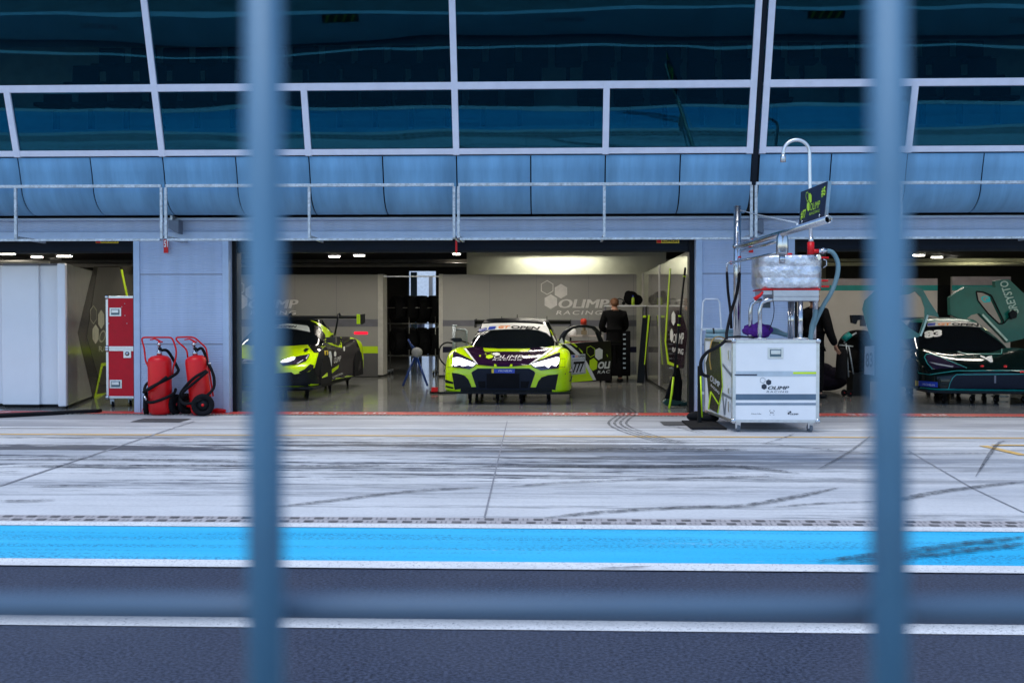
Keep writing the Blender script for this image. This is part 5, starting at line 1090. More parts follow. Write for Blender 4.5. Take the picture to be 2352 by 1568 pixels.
t = thing('warning_beacon', 'orange red warning beacon on a short post behind the open door', 'beacon', E2(1870, 290)); b = MB(); c = E2(1865, 128); b.lathe([(0, -.07), (.065, -.07), (.065, .02), (.05, .06), (0, .065)], c); obj('lens', b, mat('beacon_red', (.5, .03, .01), .4), t); b = MB(); b.tube([E2(1870, 165), E2(1872, 290)], .035, 10); b.box(E2(1835, 235).x, E2(1905, 235).x, Y - .06, Y + .06, E2(0, 290).z, E2(0, 235).z); obj('post', b, mat('trolley_brown', (.20, .15, .10), .6), t)

# ---- tyre rack and tyres
Y = 26.3
def K(x, y, dy=0.0): p = PY(*r4(x, y), Y); return Vector((p.x, Y + dy, max(.01, p.z)))
t = thing('tyre_rack', 'thin steel tyre rack in the dark doorway between the partitions', 'tyre rack', (K(1450, 1000).x, Y, 0)); b = MB()
xa, xb = K(1268, 700).x, K(1640, 700).x; zz_ = [K(0, 600).z, K(0, 720).z, K(0, 965).z]; dlt = .55
for dy in (0, dlt):
    for x in (xa, K(1438, 0).x, xb): b.tube([(x, Y + dy, .06), (x, Y + dy, zz_[0])], .012, 6)
    for z in zz_: b.tube([(xa, Y + dy, z), (xb, Y + dy, z)], .012, 6)
for z in zz_:
    for x in (xa, xb): b.tube([(x, Y, z), (x, Y + dlt, z)], .012, 6)
obj('frame', b, mat('rack_steel', (.35, .35, .33), .35, .8), t)
for x in (xa + .05, xb - .05):
    for dy in (.02, dlt - .02): caster(t, x, Y + dy, 0, .05)
TY = mat('tyre_rubber', (.005, .005, .006), .8, var=.3, vs=20, spec=.2)
proto = None
for row, z0 in enumerate((zz_[2] + .0, zz_[1] + .0)):
    for k in range(5):
        c = Vector((xa + .22 + k * .30, Y + .28, z0 + .345)); lb = '%s slick tyre of the %s row on the rack in the dark doorway' % (('leftmost', 'second', 'middle', 'fourth', 'rightmost')[k], ('lower', 'upper')[row])
        if proto is None:
            proto = thing('tyre', lb, 'tyre', c, 'tyres on the rack'); b = MB(); b.lathe([(.23, -.13), (.30, -.14), (.335, -.11), (.34, 0), (.335, .11), (.30, .14), (.23, .13), (.23, -.13)], c, (1, .45, 0), 30); obj('tread', b, TY, proto); c0 = c
            b = MB(); b.lathe([(.0, -.03), (.06, -.03), (.19, -.10), (.228, -.12), (.228, .12), (.19, .10), (.0, .03)], c, (1, .45, 0), 24); obj('rim', b, mat('dark_rim', (.006, .006, .007), .5, .0), proto)
        else: q = copy_tree(proto, c - c0); q['label'] = lb

# ---- leaning black boards, pole, jack at the right wall of the middle garage
Y = 22.6
def G(x, y, dy=0.0, YY=None): p = PY(*r6(x, y), YY or Y); return Vector((p.x, p.y + dy, max(.01, p.z)))
b = MB(); b.prism([G(862, 1175), G(915, 1180), G(970, 665), G(908, 655)], (0, .06, 0)); t = thing('leaning_board', 'long black board with lime edge stripe leaning left of the grey middle post', 'board', G(890, 1180)); obj('board', b, CARB, t, bev=.006)
b = MB(); b.prism([G(917, 1035, -.004), G(924, 1035, -.004), G(962, 655, -.004), G(948, 655, -.004)], (0, .003, 0)); b.prism([G(906, 675, -.004), G(932, 675, -.004), G(934, 658, -.004), G(908, 658, -.004)], (0, .003, 0)); obj('lime_strip', b, LIMED, t)
YJ = 16.5
b = MB(); b.tube([G(1255, 285, .35, YJ), G(1195, 730, .18, YJ), G(1150, 1120, 0, YJ)], [.016, .018, .022], 8); t = thing('long_pole', 'tall black pole with lime bands leaning on the glossy side partition', 'pole', G(1150, 1130, 0, YJ)); obj('shaft', b, BLK, t)
b = MB()
for y_, dx in ((355, 1247), (663, 1203), (733, 1194)): a = G(dx, y_, .18 + (733 - y_) * .0004, YJ); b.tube([a + Vector((0, 0, -.012)), a + Vector((.003, 0, .012))], .024, 10)
obj('lime_band', b, LIMED, t)
t = thing('jack_stand', 'black lever jack with lime shaft standing at the foot of the side partition', 'jack', G(1130, 1340, 0, YJ))
b = MB(); b.prism([G(1060, 1335, 0, YJ), G(1200, 1350, 0, YJ), G(1225, 1180, .2, YJ), G(1200, 1060, .2, YJ), G(1165, 1065, .15, YJ), G(1110, 1200, .05, YJ)], (.0, .08, 0)); obj('bag', b, CLOTH, t, bev=.02)
b = MB(); b.tube([G(1102, 1392, -.15, YJ), G(1125, 1240, -.1, YJ), G(1143, 1130, 0, YJ)], .017, 8); obj('lime_shaft', b, LIMED, t)
b = MB(); b.prism([G(1055, 1320, -.1, YJ), G(1080, 1295, -.1, YJ), G(1290, 1330, .1, YJ), G(1240, 1360, .1, YJ), G(1080, 1345, -.1, YJ)], (0, .15, 0)); obj('base', b, mat('dark_green_base', (.01, .05, .045), .5), t, bev=.01)

# ---- step ladder against the right pillar
Y = 15.3
def Ld(x, y, dy=0.0): p = PY(*r7(x, y), Y); return Vector((p.x, Y + dy, p.z))
t = thing('step_ladder', 'small pale aluminium step ladder against the ribbed pillar behind the cart', 'ladder', (Ld(110, 1040).x, Y, 0))
b = MB(); p = [Ld(66, 1040), Ld(76, 860), Ld(88, 846), Ld(148, 846), Ld(158, 860), Ld(170, 1040)]; p = [Vector((p[0].x - .02, Y - .1, .01))] + p + [Vector((p[-1].x + .02, Y - .1, .01))]; b.tube(p, .013, 8); obj('rail', b, mat('ladder_white', (.62, .66, .72), .4, .3), t)
for z in (.3, .55, .8, Ld(0, 1003).z): b = MB(); b.box(p[1].x - .0, p[-2].x, Y - .1, Y + .02, z, z + .03); obj('step', b, mat('ladder_white', (.62, .66, .72), .4, .3), t)

# ---- refuelling rig: case on casters, steel mast and boom, insulated tank, gooseneck
def foil():
    m = mat('quilted_foil', (.62, .64, .70), .34, .85, var=.25, vs=9); nt = m.node_tree; b = nt.nodes['Principled BSDF']; tc = N(nt, 'ShaderNodeTexCoord'); v = N(nt, 'ShaderNodeTexVoronoi', i_Scale=7.0); n = N(nt, 'ShaderNodeTexNoise', i_Scale=22.0, i_Detail=6.0)
    nt.links.new(tc.outputs['Object'], v.inputs['Vector']); nt.links.new(tc.outputs['Object'], n.inputs['Vector']); a = N(nt, 'ShaderNodeMath', operation='ADD'); nt.links.new(v.outputs[0], a.inputs[0]); nt.links.new(n.outputs[0], a.inputs[1])
    bp = N(nt, 'ShaderNodeBump', i_Strength=.55, i_Distance=.03); nt.links.new(a.outputs[0], bp.inputs['Height']); nt.links.new(bp.outputs[0], b.inputs['Normal']); return m
FOILM = foil()
Yf = 12.95; FL, FR = PY(1683, 900, Yf).x, PY(1881, 900, Yf).x; ZT, ZB = PY(1780, 781, Yf).z, PY(1780, 970, Yf).z; YB = Yf + 1.5
rig = thing('refuelling_rig', 'white olimp case on casters carrying a silver foil wrapped tank, steel boom and gooseneck pipe', 'refuelling rig', ((FL + FR) / 2, Yf + .7, 0))
BX = -.12
b = MB(); b.prism([(FL, Yf, ZB), (FR, Yf, ZB), (FR + BX, YB, ZB), (FL + BX, YB, ZB)], (0, 0, ZT - ZB)); case = obj('case_body', b, mat('case_white', (.74, .76, .80), .35, var=.02), rig)
b = MB(); w_ = .035; e = .004
for x in (FL, FR - w_): b.box(x - (e if x == FL else 0), x + w_ + (e if x != FL else 0), Yf - e, Yf + .002, ZB - e, ZT + e)
for z in (ZB, ZT - w_): b.box(FL + w_, FR - w_, Yf - e, Yf + .002, z, z + w_)
sd = Vector((BX, YB - Yf, 0)).normalized()
for (o_, z0, z1) in ((0, ZB, ZT),): 
    b.prism([Vector((FL - e, Yf, z0)), Vector((FL - e, Yf, z1)), Vector((FL - e, Yf, z1)) + sd * .05, Vector((FL - e, Yf, z0)) + sd * .05], (.003, 0, 0))
    b.prism([Vector((FL - e, YB, z0)) + Vector((BX, 0, 0)), Vector((FL - e, YB, z1)) + Vector((BX, 0, 0)), Vector((FL - e, YB, z1)) + Vector((BX, 0, 0)) - sd * .05, Vector((FL - e, YB, z0)) + Vector((BX, 0, 0)) - sd * .05], (.003, 0, 0))
    for z in (z0, z1 - w_): q = Vector((FL - e, Yf, z)) + sd * .051; q2 = Vector((FL - e + BX, YB, z)) - sd * .051; b.prism([q, q2, q2 + Vector((0, 0, w_)), q + Vector((0, 0, w_))], (.003, 0, 0))
b.box(FL, FR, Yf, Yf + .03, ZT + .0005, ZT + .005)
obj('edge_trim', b, ALU, case, bev=.0015)
b = MB()
for x in (FL + .012, FR - .012):
    for z in (ZB + .015, ZT - .012): b.ball((x, Yf - .008, z), .03, 1, .45, 1)
obj('corner_caps', b, CHROME, case)
c = PY(*r9(970, 345), Yf); flush_handle(rig, c.x, Yf - .001, c.z, .185, .13)
pf = Plane((0, Yf, 0), (0, -1, 0), .0025)
def fr(nm, polys, m, k=1): return obj(nm, poly_bm(pf, [r9.L(*q) for q in polys], k), m, case)
L9 = mat('stripe_light_blue', (.40, .48, .56), .4); M9 = mat('stripe_slate', (.075, .13, .20), .4); K9 = mat('stripe_steel', (.19, .25, .33), .4)
fr('stripe', [[(412, 592), (1528, 592), (1528, 662), (412, 662)]], L9); fr('navy_bar', [[(412, 634), (718, 634), (718, 650), (412, 650)]], NAVY, 2); fr('lime_bar', [[(1212, 604), (1528, 604), (1528, 630), (1212, 630)]], LIMED, 2)
fr('stripe', [[(412, 905), (1528, 905), (1528, 985), (412, 985)]], M9); fr('stripe', [[(412, 1024), (1528, 1024), (1528, 1057), (412, 1057)]], K9)
INK = mat('ink_navy', (.01, .02, .04), .4)
logo(pf, case, 0, 0, INK, INK, mat('ink_grey', (.10, .13, .18), .4), [r9(795, 718) + (6.8, 6.8), r9(877, 744) + (6.8, 6.8), r9(815, 804) + (6.8, 6.8)], [r9(860, 842), r9(1140, 842), r9(1160, 797), r9(880, 797)], [r9(848, 885), r9(1140, 885), r9(1146, 860), r9(854, 860)], sh=.2)
obj('lettering', poly_bm(pf, textpolys('Olimp Labs', [r9(638, 1184), r9(775, 1184), r9(775, 1166), r9(638, 1166)], 0, .01)), INK, case)
fr('small_bracket_mark', [[(888, 1126), (905, 1126), (905, 1130), (888, 1130)], [(888, 1130), (892, 1130), (892, 1145), (888, 1145)], [(938, 1126), (955, 1126), (955, 1130), (938, 1130)], [(951, 1130), (955, 1130), (955, 1145), (951, 1145)], [(888, 1186), (905, 1186), (905, 1190), (888, 1190)], [(938, 1186), (955, 1186), (955, 1190), (938, 1190)]], INK)
obj('lettering', poly_bm(pf, textpolys('BYG', [r9(897, 1168), r9(945, 1168), r9(945, 1150), r9(897, 1150)], .1, .02)), INK, case)
logo(pf, case, 0, 0, INK, INK, INK, [r9(1140, 1140) + (2.0, 2.0), r9(1173, 1150) + (2.6, 2.6), r9(1150, 1170) + (2.6, 2.6)], [r9(1168, 1188), r9(1280, 1188), r9(1285, 1168), r9(1175, 1168)], None, sh=.2)
# side graphics of the case
nside = Vector((-(YB - Yf), BX, 0)); nside.normalize(); pside = Plane((FL - .001, Yf, 0), nside, .0025)
def sdg(nm, polys, m, k=1): return obj(nm, poly_bm(pside, [r9.L(*q) for q in polys], k), m, case)
sdg('side_graphic', [[(95, 182), (205, 195), (245, 800), (175, 1165), (70, 1105), (15, 480)]], GB)
sdg('side_lime_line', [[(205, 195), (214, 196), (250, 805), (184, 1170), (175, 1165), (240, 800)], [(75, 870), (92, 865), (195, 1030), (185, 1050), (95, 900), (60, 1120), (45, 1110)]], LIMED, 2)
sdg('side_grey_line', [[(245, 480), (290, 540), (370, 630), (370, 680), (290, 580), (245, 520)], [(235, 870), (262, 1190), (280, 1190), (300, 960), (290, 960), (270, 1120), (250, 900)], [(245, 880), (370, 950), (370, 985), (245, 920)]], mat('side_grey', (.15, .18, .22), .4), 2)
obj('lettering', poly_bm(pside, textpolys('OLIMP', [r9(75, 720), r9(205, 820), r9(210, 745), r9(80, 640)], 0, .02), 2), WHITEV, case)
obj('lettering', poly_bm(pside, textpolys('RACING', [r9(85, 800), r9(200, 910), r9(202, 875), r9(88, 765)], 0, .0), 2), WHITEV, case)
for z0, z1 in (((305), (440)), ((825), (900)), ((1010), (1150))):
    b = MB(); p = [pside.at(r9(332, z0), 2), pside.at(r9(350, z0), 2), pside.at(r9(350, z1), 2), pside.at(r9(332, z1), 2)]; b.prism(p, -Vector((.012, 0, 0))); obj('side_hinge', b, ALU, case)
for px, yy in ((1694, Yf + .10), (1860, Yf + .10), (1640, YB - .12), (1800, YB - .12)):
    x = PY(px, 960, yy).x if yy < 13.5 else (FL + BX + .1 if px == 1640 else FR + BX - .1); caster(rig, x, yy, 0, .05, mat('grey_wheel', (.13, .15, .18), .6))
# mast, boom
def RT(x, y, Y): return PY(*rT(x, y), Y)
YM = 14.15; mx = RT(401, 800, YM).x; mr = .047
b = MB(); b.cyl((mx, YM, ZT), (mx, YM, RT(401, 577, YM).z), mr, seg=20); obj('mast', b, CHROME, rig)
b = MB(); b.cyl((mx - .01, YM - .07, RT(0, 700, YM).z), (mx - .01, YM - .07, RT(0, 880, YM).z), .012); b.lathe([(mr + .004, 0), (mr + .012, 0), (mr + .012, .05), (mr + .004, .05)], (mx, YM, RT(0, 920, YM).z)); obj('mast_bracket', b, CHROME, rig)
s0 = RT(400, 912, YM - .02); YE = 8.6; s1 = PL(rT(1143, 685), (0, YE, 0), Vector((0, 1, 0)))
bd = (s1 - s0).normalized(); 
# open tube: outer and inner wall
b = MB(); ax = bd; Ln = (s1 - s0).length; b.lathe([(.031, 0), (.031, Ln), (.026, Ln), (.026, Ln - .35)], s0, ax, 24); bo = obj('boom', b, CHROME, rig)
b = MB(); b.lathe([(0, Ln - .12), (.0255, Ln - .12)], s0, ax, 20); obj('bore', b, DARK, bo)
def onboom(px, py): # point on the vertical plane of the boom
    n = bd.cross(Vector((0, 0, 1))).normalized(); return PL(rT(px, py), s0, n)
b = MB(); b.tube([onboom(430, 945), onboom(600, 900), onboom(740, 862)], .018, 10); obj('lower_arm', b, CHROME, rig)
b = MB(); a_, c_ = RT(340, 1040, YM - .1), onboom(750, 955); b.tube([a_, c_], .015, 10); obj('hose_arm', b, CHROME, rig)
b = MB(); b.tube([RT(425, 612, YM), onboom(540, 643), onboom(880, 715)], .008, 6); b.tube([onboom(885, 715), onboom(892, 742)], .014, 8); obj('stay_cable', b, GALV, rig)
b = MB(); c_ = onboom(766, 880); b.lathe([(0, -.11), (.05, -.11), (.058, -.09), (.058, .05), (.04, .10), (0, .12)], c_, (0, 0, 1), 18); b.cyl(c_ + Vector((0, 0, -.2)), c_ + Vector((0, 0, -.11)), .03); obj('boom_coupling', b, CHROME, rig)
b = MB(); b.lathe([(0, 0), (.022, 0), (.022, .03), (0, .03)], RT(340, 1040, YM - .1), (1, 0, .1), 12); b.cyl(RT(420, 985, YM - .1), RT(420, 1000, YM - .1), .02); obj('red_fitting', b, RED, rig)
b = MB(); b.tube([RT(340, 1040, YM - .1), RT(318, 1045, YM - .1), RT(316, 1120, YM - .1)], .013, 8); obj('hose_end', b, CHROME, rig); b = MB(); b.tube([RT(420, 1010, YM - .1), RT(420, 1125, YM - .1)], .013, 8); obj('hose_end', b, CHROME, rig)
hose(rig, [RT(316, 1120, YM - .1), RT(325, 1270, YM - .12), RT(345, 1440, YM - .2), RT(352, 1570, YM - .3)], .018)
hose(rig, [RT(420, 1125, YM - .1), RT(395, 1290, YM - .15), RT(350, 1440, YM - .3), RT(315, 1600, YM - .5), PY(*r7(190, 1050), 13.4), PY(*r7(150, 1085), 12.85), PY(*r7(95, 1115), 12.75), PY(*r7(65, 1160), 12.75), PY(*r7(70, 1220), 12.8), PY(*r7(100, 1235), 12.95)], .02)
hose(rig, [PY(*r7(185, 1045), 13.6), PY(*r7(150, 1035), 13.3), PY(*r7(118, 1060), 12.85), PY(*r7(108, 1140), 12.8), PY(*r7(115, 1200), 12.85)], .008, mat('amber_hose', (.35, .20, .03), .4))
# pit board on the boom
bn = bd.cross(Vector((0, 0, 1))).normalized(); pb_ = Plane(s0, bn, 0)
q = [pb_.at(rT(*p)) for p in ((902, 745), (1110, 668), (1140, 374), (918, 464))]; 
b = MB(); b.prism(q, -pb_.n * .022); brd = obj('pit_board', b, mat('board_navy', (.008, .010, .035), .4), rig)
b = MB(); q2 = [pb_.at(rT(*p)) + pb_.n * .001 for p in ((1110, 668), (1115, 667), (1144, 373), (1139, 374))]; b.prism(q2, -pb_.n * .024); obj('board_edge', b, ALU, brd)
pb2 = Plane(s0, bn, .003); BRL = mat('board_lime', (.55, .85, .01), .4)
def bt(txt, quad, m=BRL, sh=0, bo_=.03, sp=1.0): return obj('lettering', poly_bm(pb2, textpolys(txt, [rT(*p) for p in quad], sh, bo_, sp)), m, brd)
bt('#5', [(1083, 508), (1117, 495), (1120, 415), (1086, 430)]); bt('#77', [(915, 692), (956, 678), (960, 602), (920, 618)]); bt('OLIMP', [(992, 618), (1070, 588), (1076, 530), (996, 558)], bo_=.04); bt('RACING', [(986, 655), (1068, 625), (1072, 602), (990, 630)], bo_=.01, sp=1.2)
obj('emblem', poly_bm(pb2, [[rT(*p) for p in q_] for q_ in (ringpoly([(958, 505), (960, 470), (972, 460), (983, 478), (982, 530), (970, 545)], .82) + [[(980, 505), (982, 482), (993, 470), (1006, 490), (1006, 540), (992, 556)], [(966, 600), (968, 560), (978, 540), (990, 560), (990, 605), (978, 622)]])]), BRL, brd)
b = MB()
for p in ((932, 705), (1075, 655)): c_ = pb2.at(rT(*p)); b.lathe([(0, 0), (.016, 0), (.012, .01), (0, .012)], c_, pb2.n, 12)
obj('bolt', b, CHROME, brd)
# tank
YK = 13.45; tl, trr = RT(568, 1100, YK).x, RT(1112, 1100, YK).x; tz1, tz0 = RT(0, 978, YK).z, RT(0, 1250, YK).z; tcx = (tl + trr) / 2; hw = (trr - tl) / 2; hd = .36
b = MB(); rws = []; nseg = 44
for (f, zf) in ((.0, 0), (.90, 0), (.97, .03), (1.0, .1), (1.0, .30), (.985, .325), (1.0, .35), (1.0, .63), (.985, .66), (1.0, .69), (1.0, .93), (.985, .975), (.93, 1.0), (0, 1.0)):
    r_ = []
    for k in range(nseg):
        a = 2 * math.pi * k / nseg; ca, sa = math.cos(a), math.sin(a); px = abs(ca) ** .55 * (1 if ca >= 0 else -1); py = abs(sa) ** .55 * (1 if sa >= 0 else -1)
        r_.append(b.bm.verts.new((tcx + hw * px * max(f, .001), YK + .3 + hd * py * max(f, .001), tz0 + (tz1 - tz0) * zf + (.012 * math.sin(3 * a) if 0 < zf < .2 and f > .8 else 0))))
    rws.append(r_)
for u, v in zip(rws, rws[1:]):
    for k in range(nseg): f_ = b.bm.faces.new((u[k], u[(k + 1) % nseg], v[(k + 1) % nseg], v[k])); f_.smooth = True
tank = obj('tank', b, FOILM, rig)
b = MB(); b.box(tcx - hw * .88, tcx + hw * .88, YK - .02, YK + .6, tz0 - .02, tz0 - .001); obj('red_tray', b, RED, rig, bev=.006)
b = MB(); b.lathe([(0, 0), (.045, 0), (.045, .04), (0, .045)], (RT(833, 960, YK + .2).x, YK + .3, tz1)); obj('filler_cap', b, RED, tank)
b = MB()
for p in ((1125, 998), (1128, 1232), (1120, 1185)): c_ = RT(*p, YK + .2); b.tube([c_ + Vector((-.14, 0, 0)), c_ + Vector((.03, 0, 0))], .012, 8)
obj('side_fitting', b, RED, tank)
b = MB(); c_ = RT(1040, 995, YK - .08); b.tube([c_, c_ + Vector((.03, -.04, 0))], .035, 12); b.tube([RT(1100, 1010, YK + .2), RT(1126, 1020, YK + .2), RT(1128, 1060, YK + .2), RT(1100, 1080, YK + .2)], .008, 6); obj('valve', b, CHROME, tank)
# gooseneck vent
YG = YK + .25; b = MB(); pts = [RT(1000, 872, YG), RT(996, 700, YG), RT(992, 400, YG), RT(989, 170, YG)]
cA = RT(882, 150, YG); ra = (RT(989, 150, YG).x - RT(775, 150, YG).x) / 2; ctr = Vector(((RT(989, 150, YG).x + RT(775, 150, YG).x) / 2, YG, RT(0, 150, YG).z))
for a in range(0, 181, 12): pts.append(ctr + Vector((ra * math.cos(R(a)), 0, ra * 1.0 * math.sin(R(a)))))
pts.append(RT(774, 175, YG)); b.tube(pts, .022, 14); obj('gooseneck_pipe', b, mat('satin_pipe', (.70, .72, .76), .3, .7), rig)
b = MB(); b.lathe([(.018, .0), (.034, -.02), (.036, -.09), (.028, -.092), (.0, -.05)], RT(774, 160, YG), (0, 0, 1), 18); obj('gooseneck_end', b, ALU, rig)
b = MB(); b.cyl(RT(999, 972, YG), RT(999, 872, YG), .042, seg=18); c_ = RT(1045, 945, YG); b.cyl(RT(1010, 945, YG), RT(1062, 945, YG), .026); obj('red_valve', b, RED, rig)
b = MB(); b.cyl(RT(1001, 874, YG), RT(1000, 830, YG), .034, .026); obj('pipe_collar', b, ALU, rig)
b = MB(); b.cyl(RT(1062, 945, YG), RT(1130, 942, YG), .03); b.cyl(RT(1095, 943, YG), RT(1105, 943, YG), .042); obj('hose_coupling', b, CHROME, rig)
hose(rig, [RT(1130, 942, YG), RT(1175, 955, YG), RT(1210, 1010, YG), RT(1222, 1080, YG), RT(1205, 1180, YG), RT(1160, 1290, YG), RT(1105, 1380, YG), RT(1050, 1490, YG), RT(1010, 1590, YG), RT(990, 1680, YG)], .029, HOSE, 'vent_hose')
b = MB(); c_ = RT(1040, 1385, YG - .1); b.cyl((c_.x, c_.y, tz0 - .02), (c_.x, c_.y, RT(0, 1420, YG).z), .03); obj('drain_coupling', b, CHROME, rig)
hose(rig, [RT(1040, 1410, YG - .1), RT(1030, 1480, YG - .1), RT(1005, 1570, YG - .1), RT(1000, 1680, YG - .1)], .028, HOSE, 'drain_hose')
# tank stand
b = MB(); xa_, xb_ = RT(612, 0, YK).x, RT(1065, 0, YK).x; zc, zd = RT(0, 1262, YK).z, RT(0, 1350, YK).z; xm_ = RT(695, 0, YK).x
b.box(xm_, xb_, YK - .05, YK + .6, zd, zd + .05); b.box(xm_, xb_, YK - .052, YK + .6, zd + .052, tz0 - .022); b.box(xa_, xm_ - .002, YK + .0, YK + .5, zd + .075, tz0 - .022); obj('load_cell_plate', b, mat('plate_alu', (.42, .44, .48), .4, .8), rig, bev=.004)
TUB = CHROME
for pts in ([(695, 1340), (640, 1342), (600, 1365), (585, 1420), (585, 1640)], [(600, 1345), (555, 1352), (518, 1375), (508, 1430), (508, 1600)]):
    yy = YK - .02 if pts[0][0] == 695 else YK + .45; P3 = [RT(*p, yy) for p in pts]; P3[-1].z = ZT; b = MB(); b.tube(P3, .026, 12); obj('stand_tube', b, TUB, rig)
for px, yy in ((828, YK + .5), (848, YK + .45), (915, YK), (1030, YK + .5)):
    p = RT(px, 1450, yy); b = MB(); b.cyl((p.x, yy, ZT), (p.x, yy, zd), .024 if px != 915 else .03, seg=12); obj('stand_leg', b, TUB, rig)
b = MB(); p = RT(915, 1600, YK); b.lathe([(0, 0), (.09, 0), (.09, .015), (0, .015)], (p.x, YK, ZT + .005)); p = RT(585, 1600, YK); b.lathe([(0, 0), (.07, 0), (.07, .012), (0, .012)], (p.x, YK - .02, ZT + .005)); obj('foot_flange', b, ALU, rig)
b = MB(); b.tube([RT(610, 1275, YK), RT(585, 1305, YK), RT(540, 1335, YK)], [.012, .02, .026], 10); obj('red_hose_end', b, RED, rig)
b = MB(); a_ = RT(622, 1345, YK); c_ = RT(685, 1405, YK); b.box(a_.x, c_.x, YK + .1, YK + .2, c_.z, a_.z); obj('junction_box', b, mat('dark_box', (.04, .06, .08), .5), rig, bev=.006)
hose(rig, [RT(695, 1350, YK), RT(700, 1430, YK), RT(690, 1500, YK), RT(660, 1590, YK)], .005, BLK, 'thin_cable')
b = MB(); p = RT(875, 1450, YK + .55); q = RT(890, 1450, YK + .55); b.box(p.x, q.x, YK + .75, YK + .78, ZT + .001, zd + .1); obj('teal_strip', b, TEALV, rig)
# hose bundle, purple bag, cables lying on top of the case
YH = 13.9; z_ = ZT + .006
hb = thing('hose_bundle', 'bundle of blue grey hoses lying on the left end of the white case', 'hose', PY(*r7(100, 1035), YH))
for k, (p, q) in enumerate((((88, 1015), (225, 998)), ((90, 1030), (225, 1012)), ((95, 1038), (215, 1026)))):
    a, c = PY(*r7(*p), YH + .1 * k), PY(*r7(*q), YH + .1 * k); a.z = c.z = z_ + .03 + (.055 if k == 1 else 0) + (.0 if k < 2 else 0); b = MB(); b.tube([a, (a + c) / 2 + Vector((0, 0, .0)), c], .027, 12); obj('hose', b, HOSE, hb)
b = MB(); a = PY(*r7(128, 1010), YH + .05); a.z = z_ + .02; b.tube([a + Vector((0, -.05, .02)), a + Vector((0, 0, .10)), a + Vector((.01, .1, .10)), a + Vector((.01, .22, .02))], .010, 8); obj('strap', b, BLK, hb)
hb2 = MB(); P4 = [PY(*r7(x, 1000), 14.2) for x in (405, 450, 500)]; hb2.tube([Vector((P4[0].x, 14.2, z_ + .085)), Vector((P4[1].x, 14.2, z_ + .07)), Vector((P4[2].x, 14.2, z_ + .035))], .03, 12); hb2.tube([Vector((P4[0].x, 14.3, z_ + .12)), Vector((P4[1].x, 14.3, z_ + .10)), Vector((P4[2].x, 14.3, z_ + .035))], .03, 12); solo('coiled_hose', hb2, HOSE, 'pale hose lying on the white case right of the purple bag', 'hose')
b = MB(); c_ = PY(*r7(352, 1010), 13.95)
bm = b.bm; mtx = Matrix.Translation((c_.x, 13.95, z_ + .095)) @ Matrix.Diagonal((.185, .15, .095, 1)); qv = bmesh.ops.create_icosphere(bm, subdivisions=4, radius=1, matrix=mtx)
for v in qv['verts']:
    n_ = (math.sin(v.co.x * 37 + v.co.z * 20) * math.sin(v.co.z * 43 + v.co.y * 27) * .02 + math.sin(v.co.x * 90 + v.co.y * 60) * .008 + random.uniform(-.004, .004)); v.co += (v.co - mtx.translation).normalized() * n_
    for f_ in v.link_faces: f_.smooth = True
solo('purple_bag', b, PURPLE, 'crumpled purple bag lying between the steel tubes on the white case', 'bag')
b = MB()
for k in range(3): b.tube([PY(*r7(190 + 8 * k, 1042), 13.1 + .12 * k) * 1, PY(*r7(250, 1040 - 2 * k), 13.2 + .1 * k), PY(*r7(330, 1042), 13.3 + .1 * k)], .008, 8)
bmesh.ops.translate(b.bm, verts=b.bm.verts, vec=(0, 0, .01)); solo('black_cables', b, BLK, 'loose black cables on top of the white case near the mast', 'cable')
# dark post with base plate left of the case
YO = 13.9; xa_ = PY(1603, 900, YO).x; xb_ = PY(1612, 900, YO).x
t = thing('dark_post', 'dark upright post on a flat base plate left of the white case', 'post', ((xa_ + xb_) / 2, YO, 0)); b = MB(); b.box(xa_, xb_, YO, YO + .05, .031, PY(0, 838, YO).z); obj('upright', b, BLK, t, bev=.003)
b = MB(); p = PZ(1585, 985); b.box(p.x, PZ(1665, 985).x, 13.2, 14.2, .009, .03); obj('base_plate', b, BLKM, t, bev=.004)
b = MB(); b.tube([(xa_ + .05, YO - .03, .1), (xa_ + .03, YO - .03, .62)], .01); obj('lime_strip', b, LIMED, t)
b = MB(); b.ball((FL - .22, 14.3, .07), .12, 1.3, .8, .6); b.ball((FL - .1, 14.15, .06), .09, 1.4, .8, .6); solo('black_hose_coil', b, BLKM, 'black hose heap on the ground behind the left side of the white case', 'hose')

# ---- gas bottle trolley and bag in the right garage
YN = 19.0
def NB(x, y, dy=0.0): p = PY(*r8(x, y), YN); return Vector((p.x, YN + dy, max(.012, p.z)))
t = thing('bottle_trolley', 'black gas bottle trolley with a teal roll on its handle', 'trolley', NB(170, 1150)); rr = (NB(210, 1100).x - NB(118, 1100).x) / 2
b = MB(); c_ = NB(168, 1145); tp = NB(178, 905); ax = (tp - c_); H = ax.length; b.lathe([(0, 0), (rr * .98, 0), (rr, .04), (rr * .92, H - .12), (rr * .7, H - .03), (rr * .3, H), (0, H)], c_, ax, 24); obj('cylinder', b, BLKM, t)
b = MB(); b.tube([NB(205, 870), NB(215, 1010, -.02), NB(225, 1130)], .012, 8); b.tube([NB(225, 890), NB(245, 1000), NB(262, 1105)], .012, 8); b.tube([NB(190, 870), NB(205, 840), NB(285, 790)], .014, 8); b.tube([NB(155, 885), NB(260, 895)], .012, 8); obj('frame', b, GALV, t)
b = MB(); b.cyl(NB(185, 845), NB(238, 800), .055, seg=16); obj('teal_roll', b, TEALV, t)
c_ = NB(238, 1140); c_.z = .062; wheel(t, c_, .06, .03, (.4, -1, 0)); c_ = NB(215, 1150, .2); c_.z = .062; wheel(t, c_, .06, .03, (.4, -1, 0))
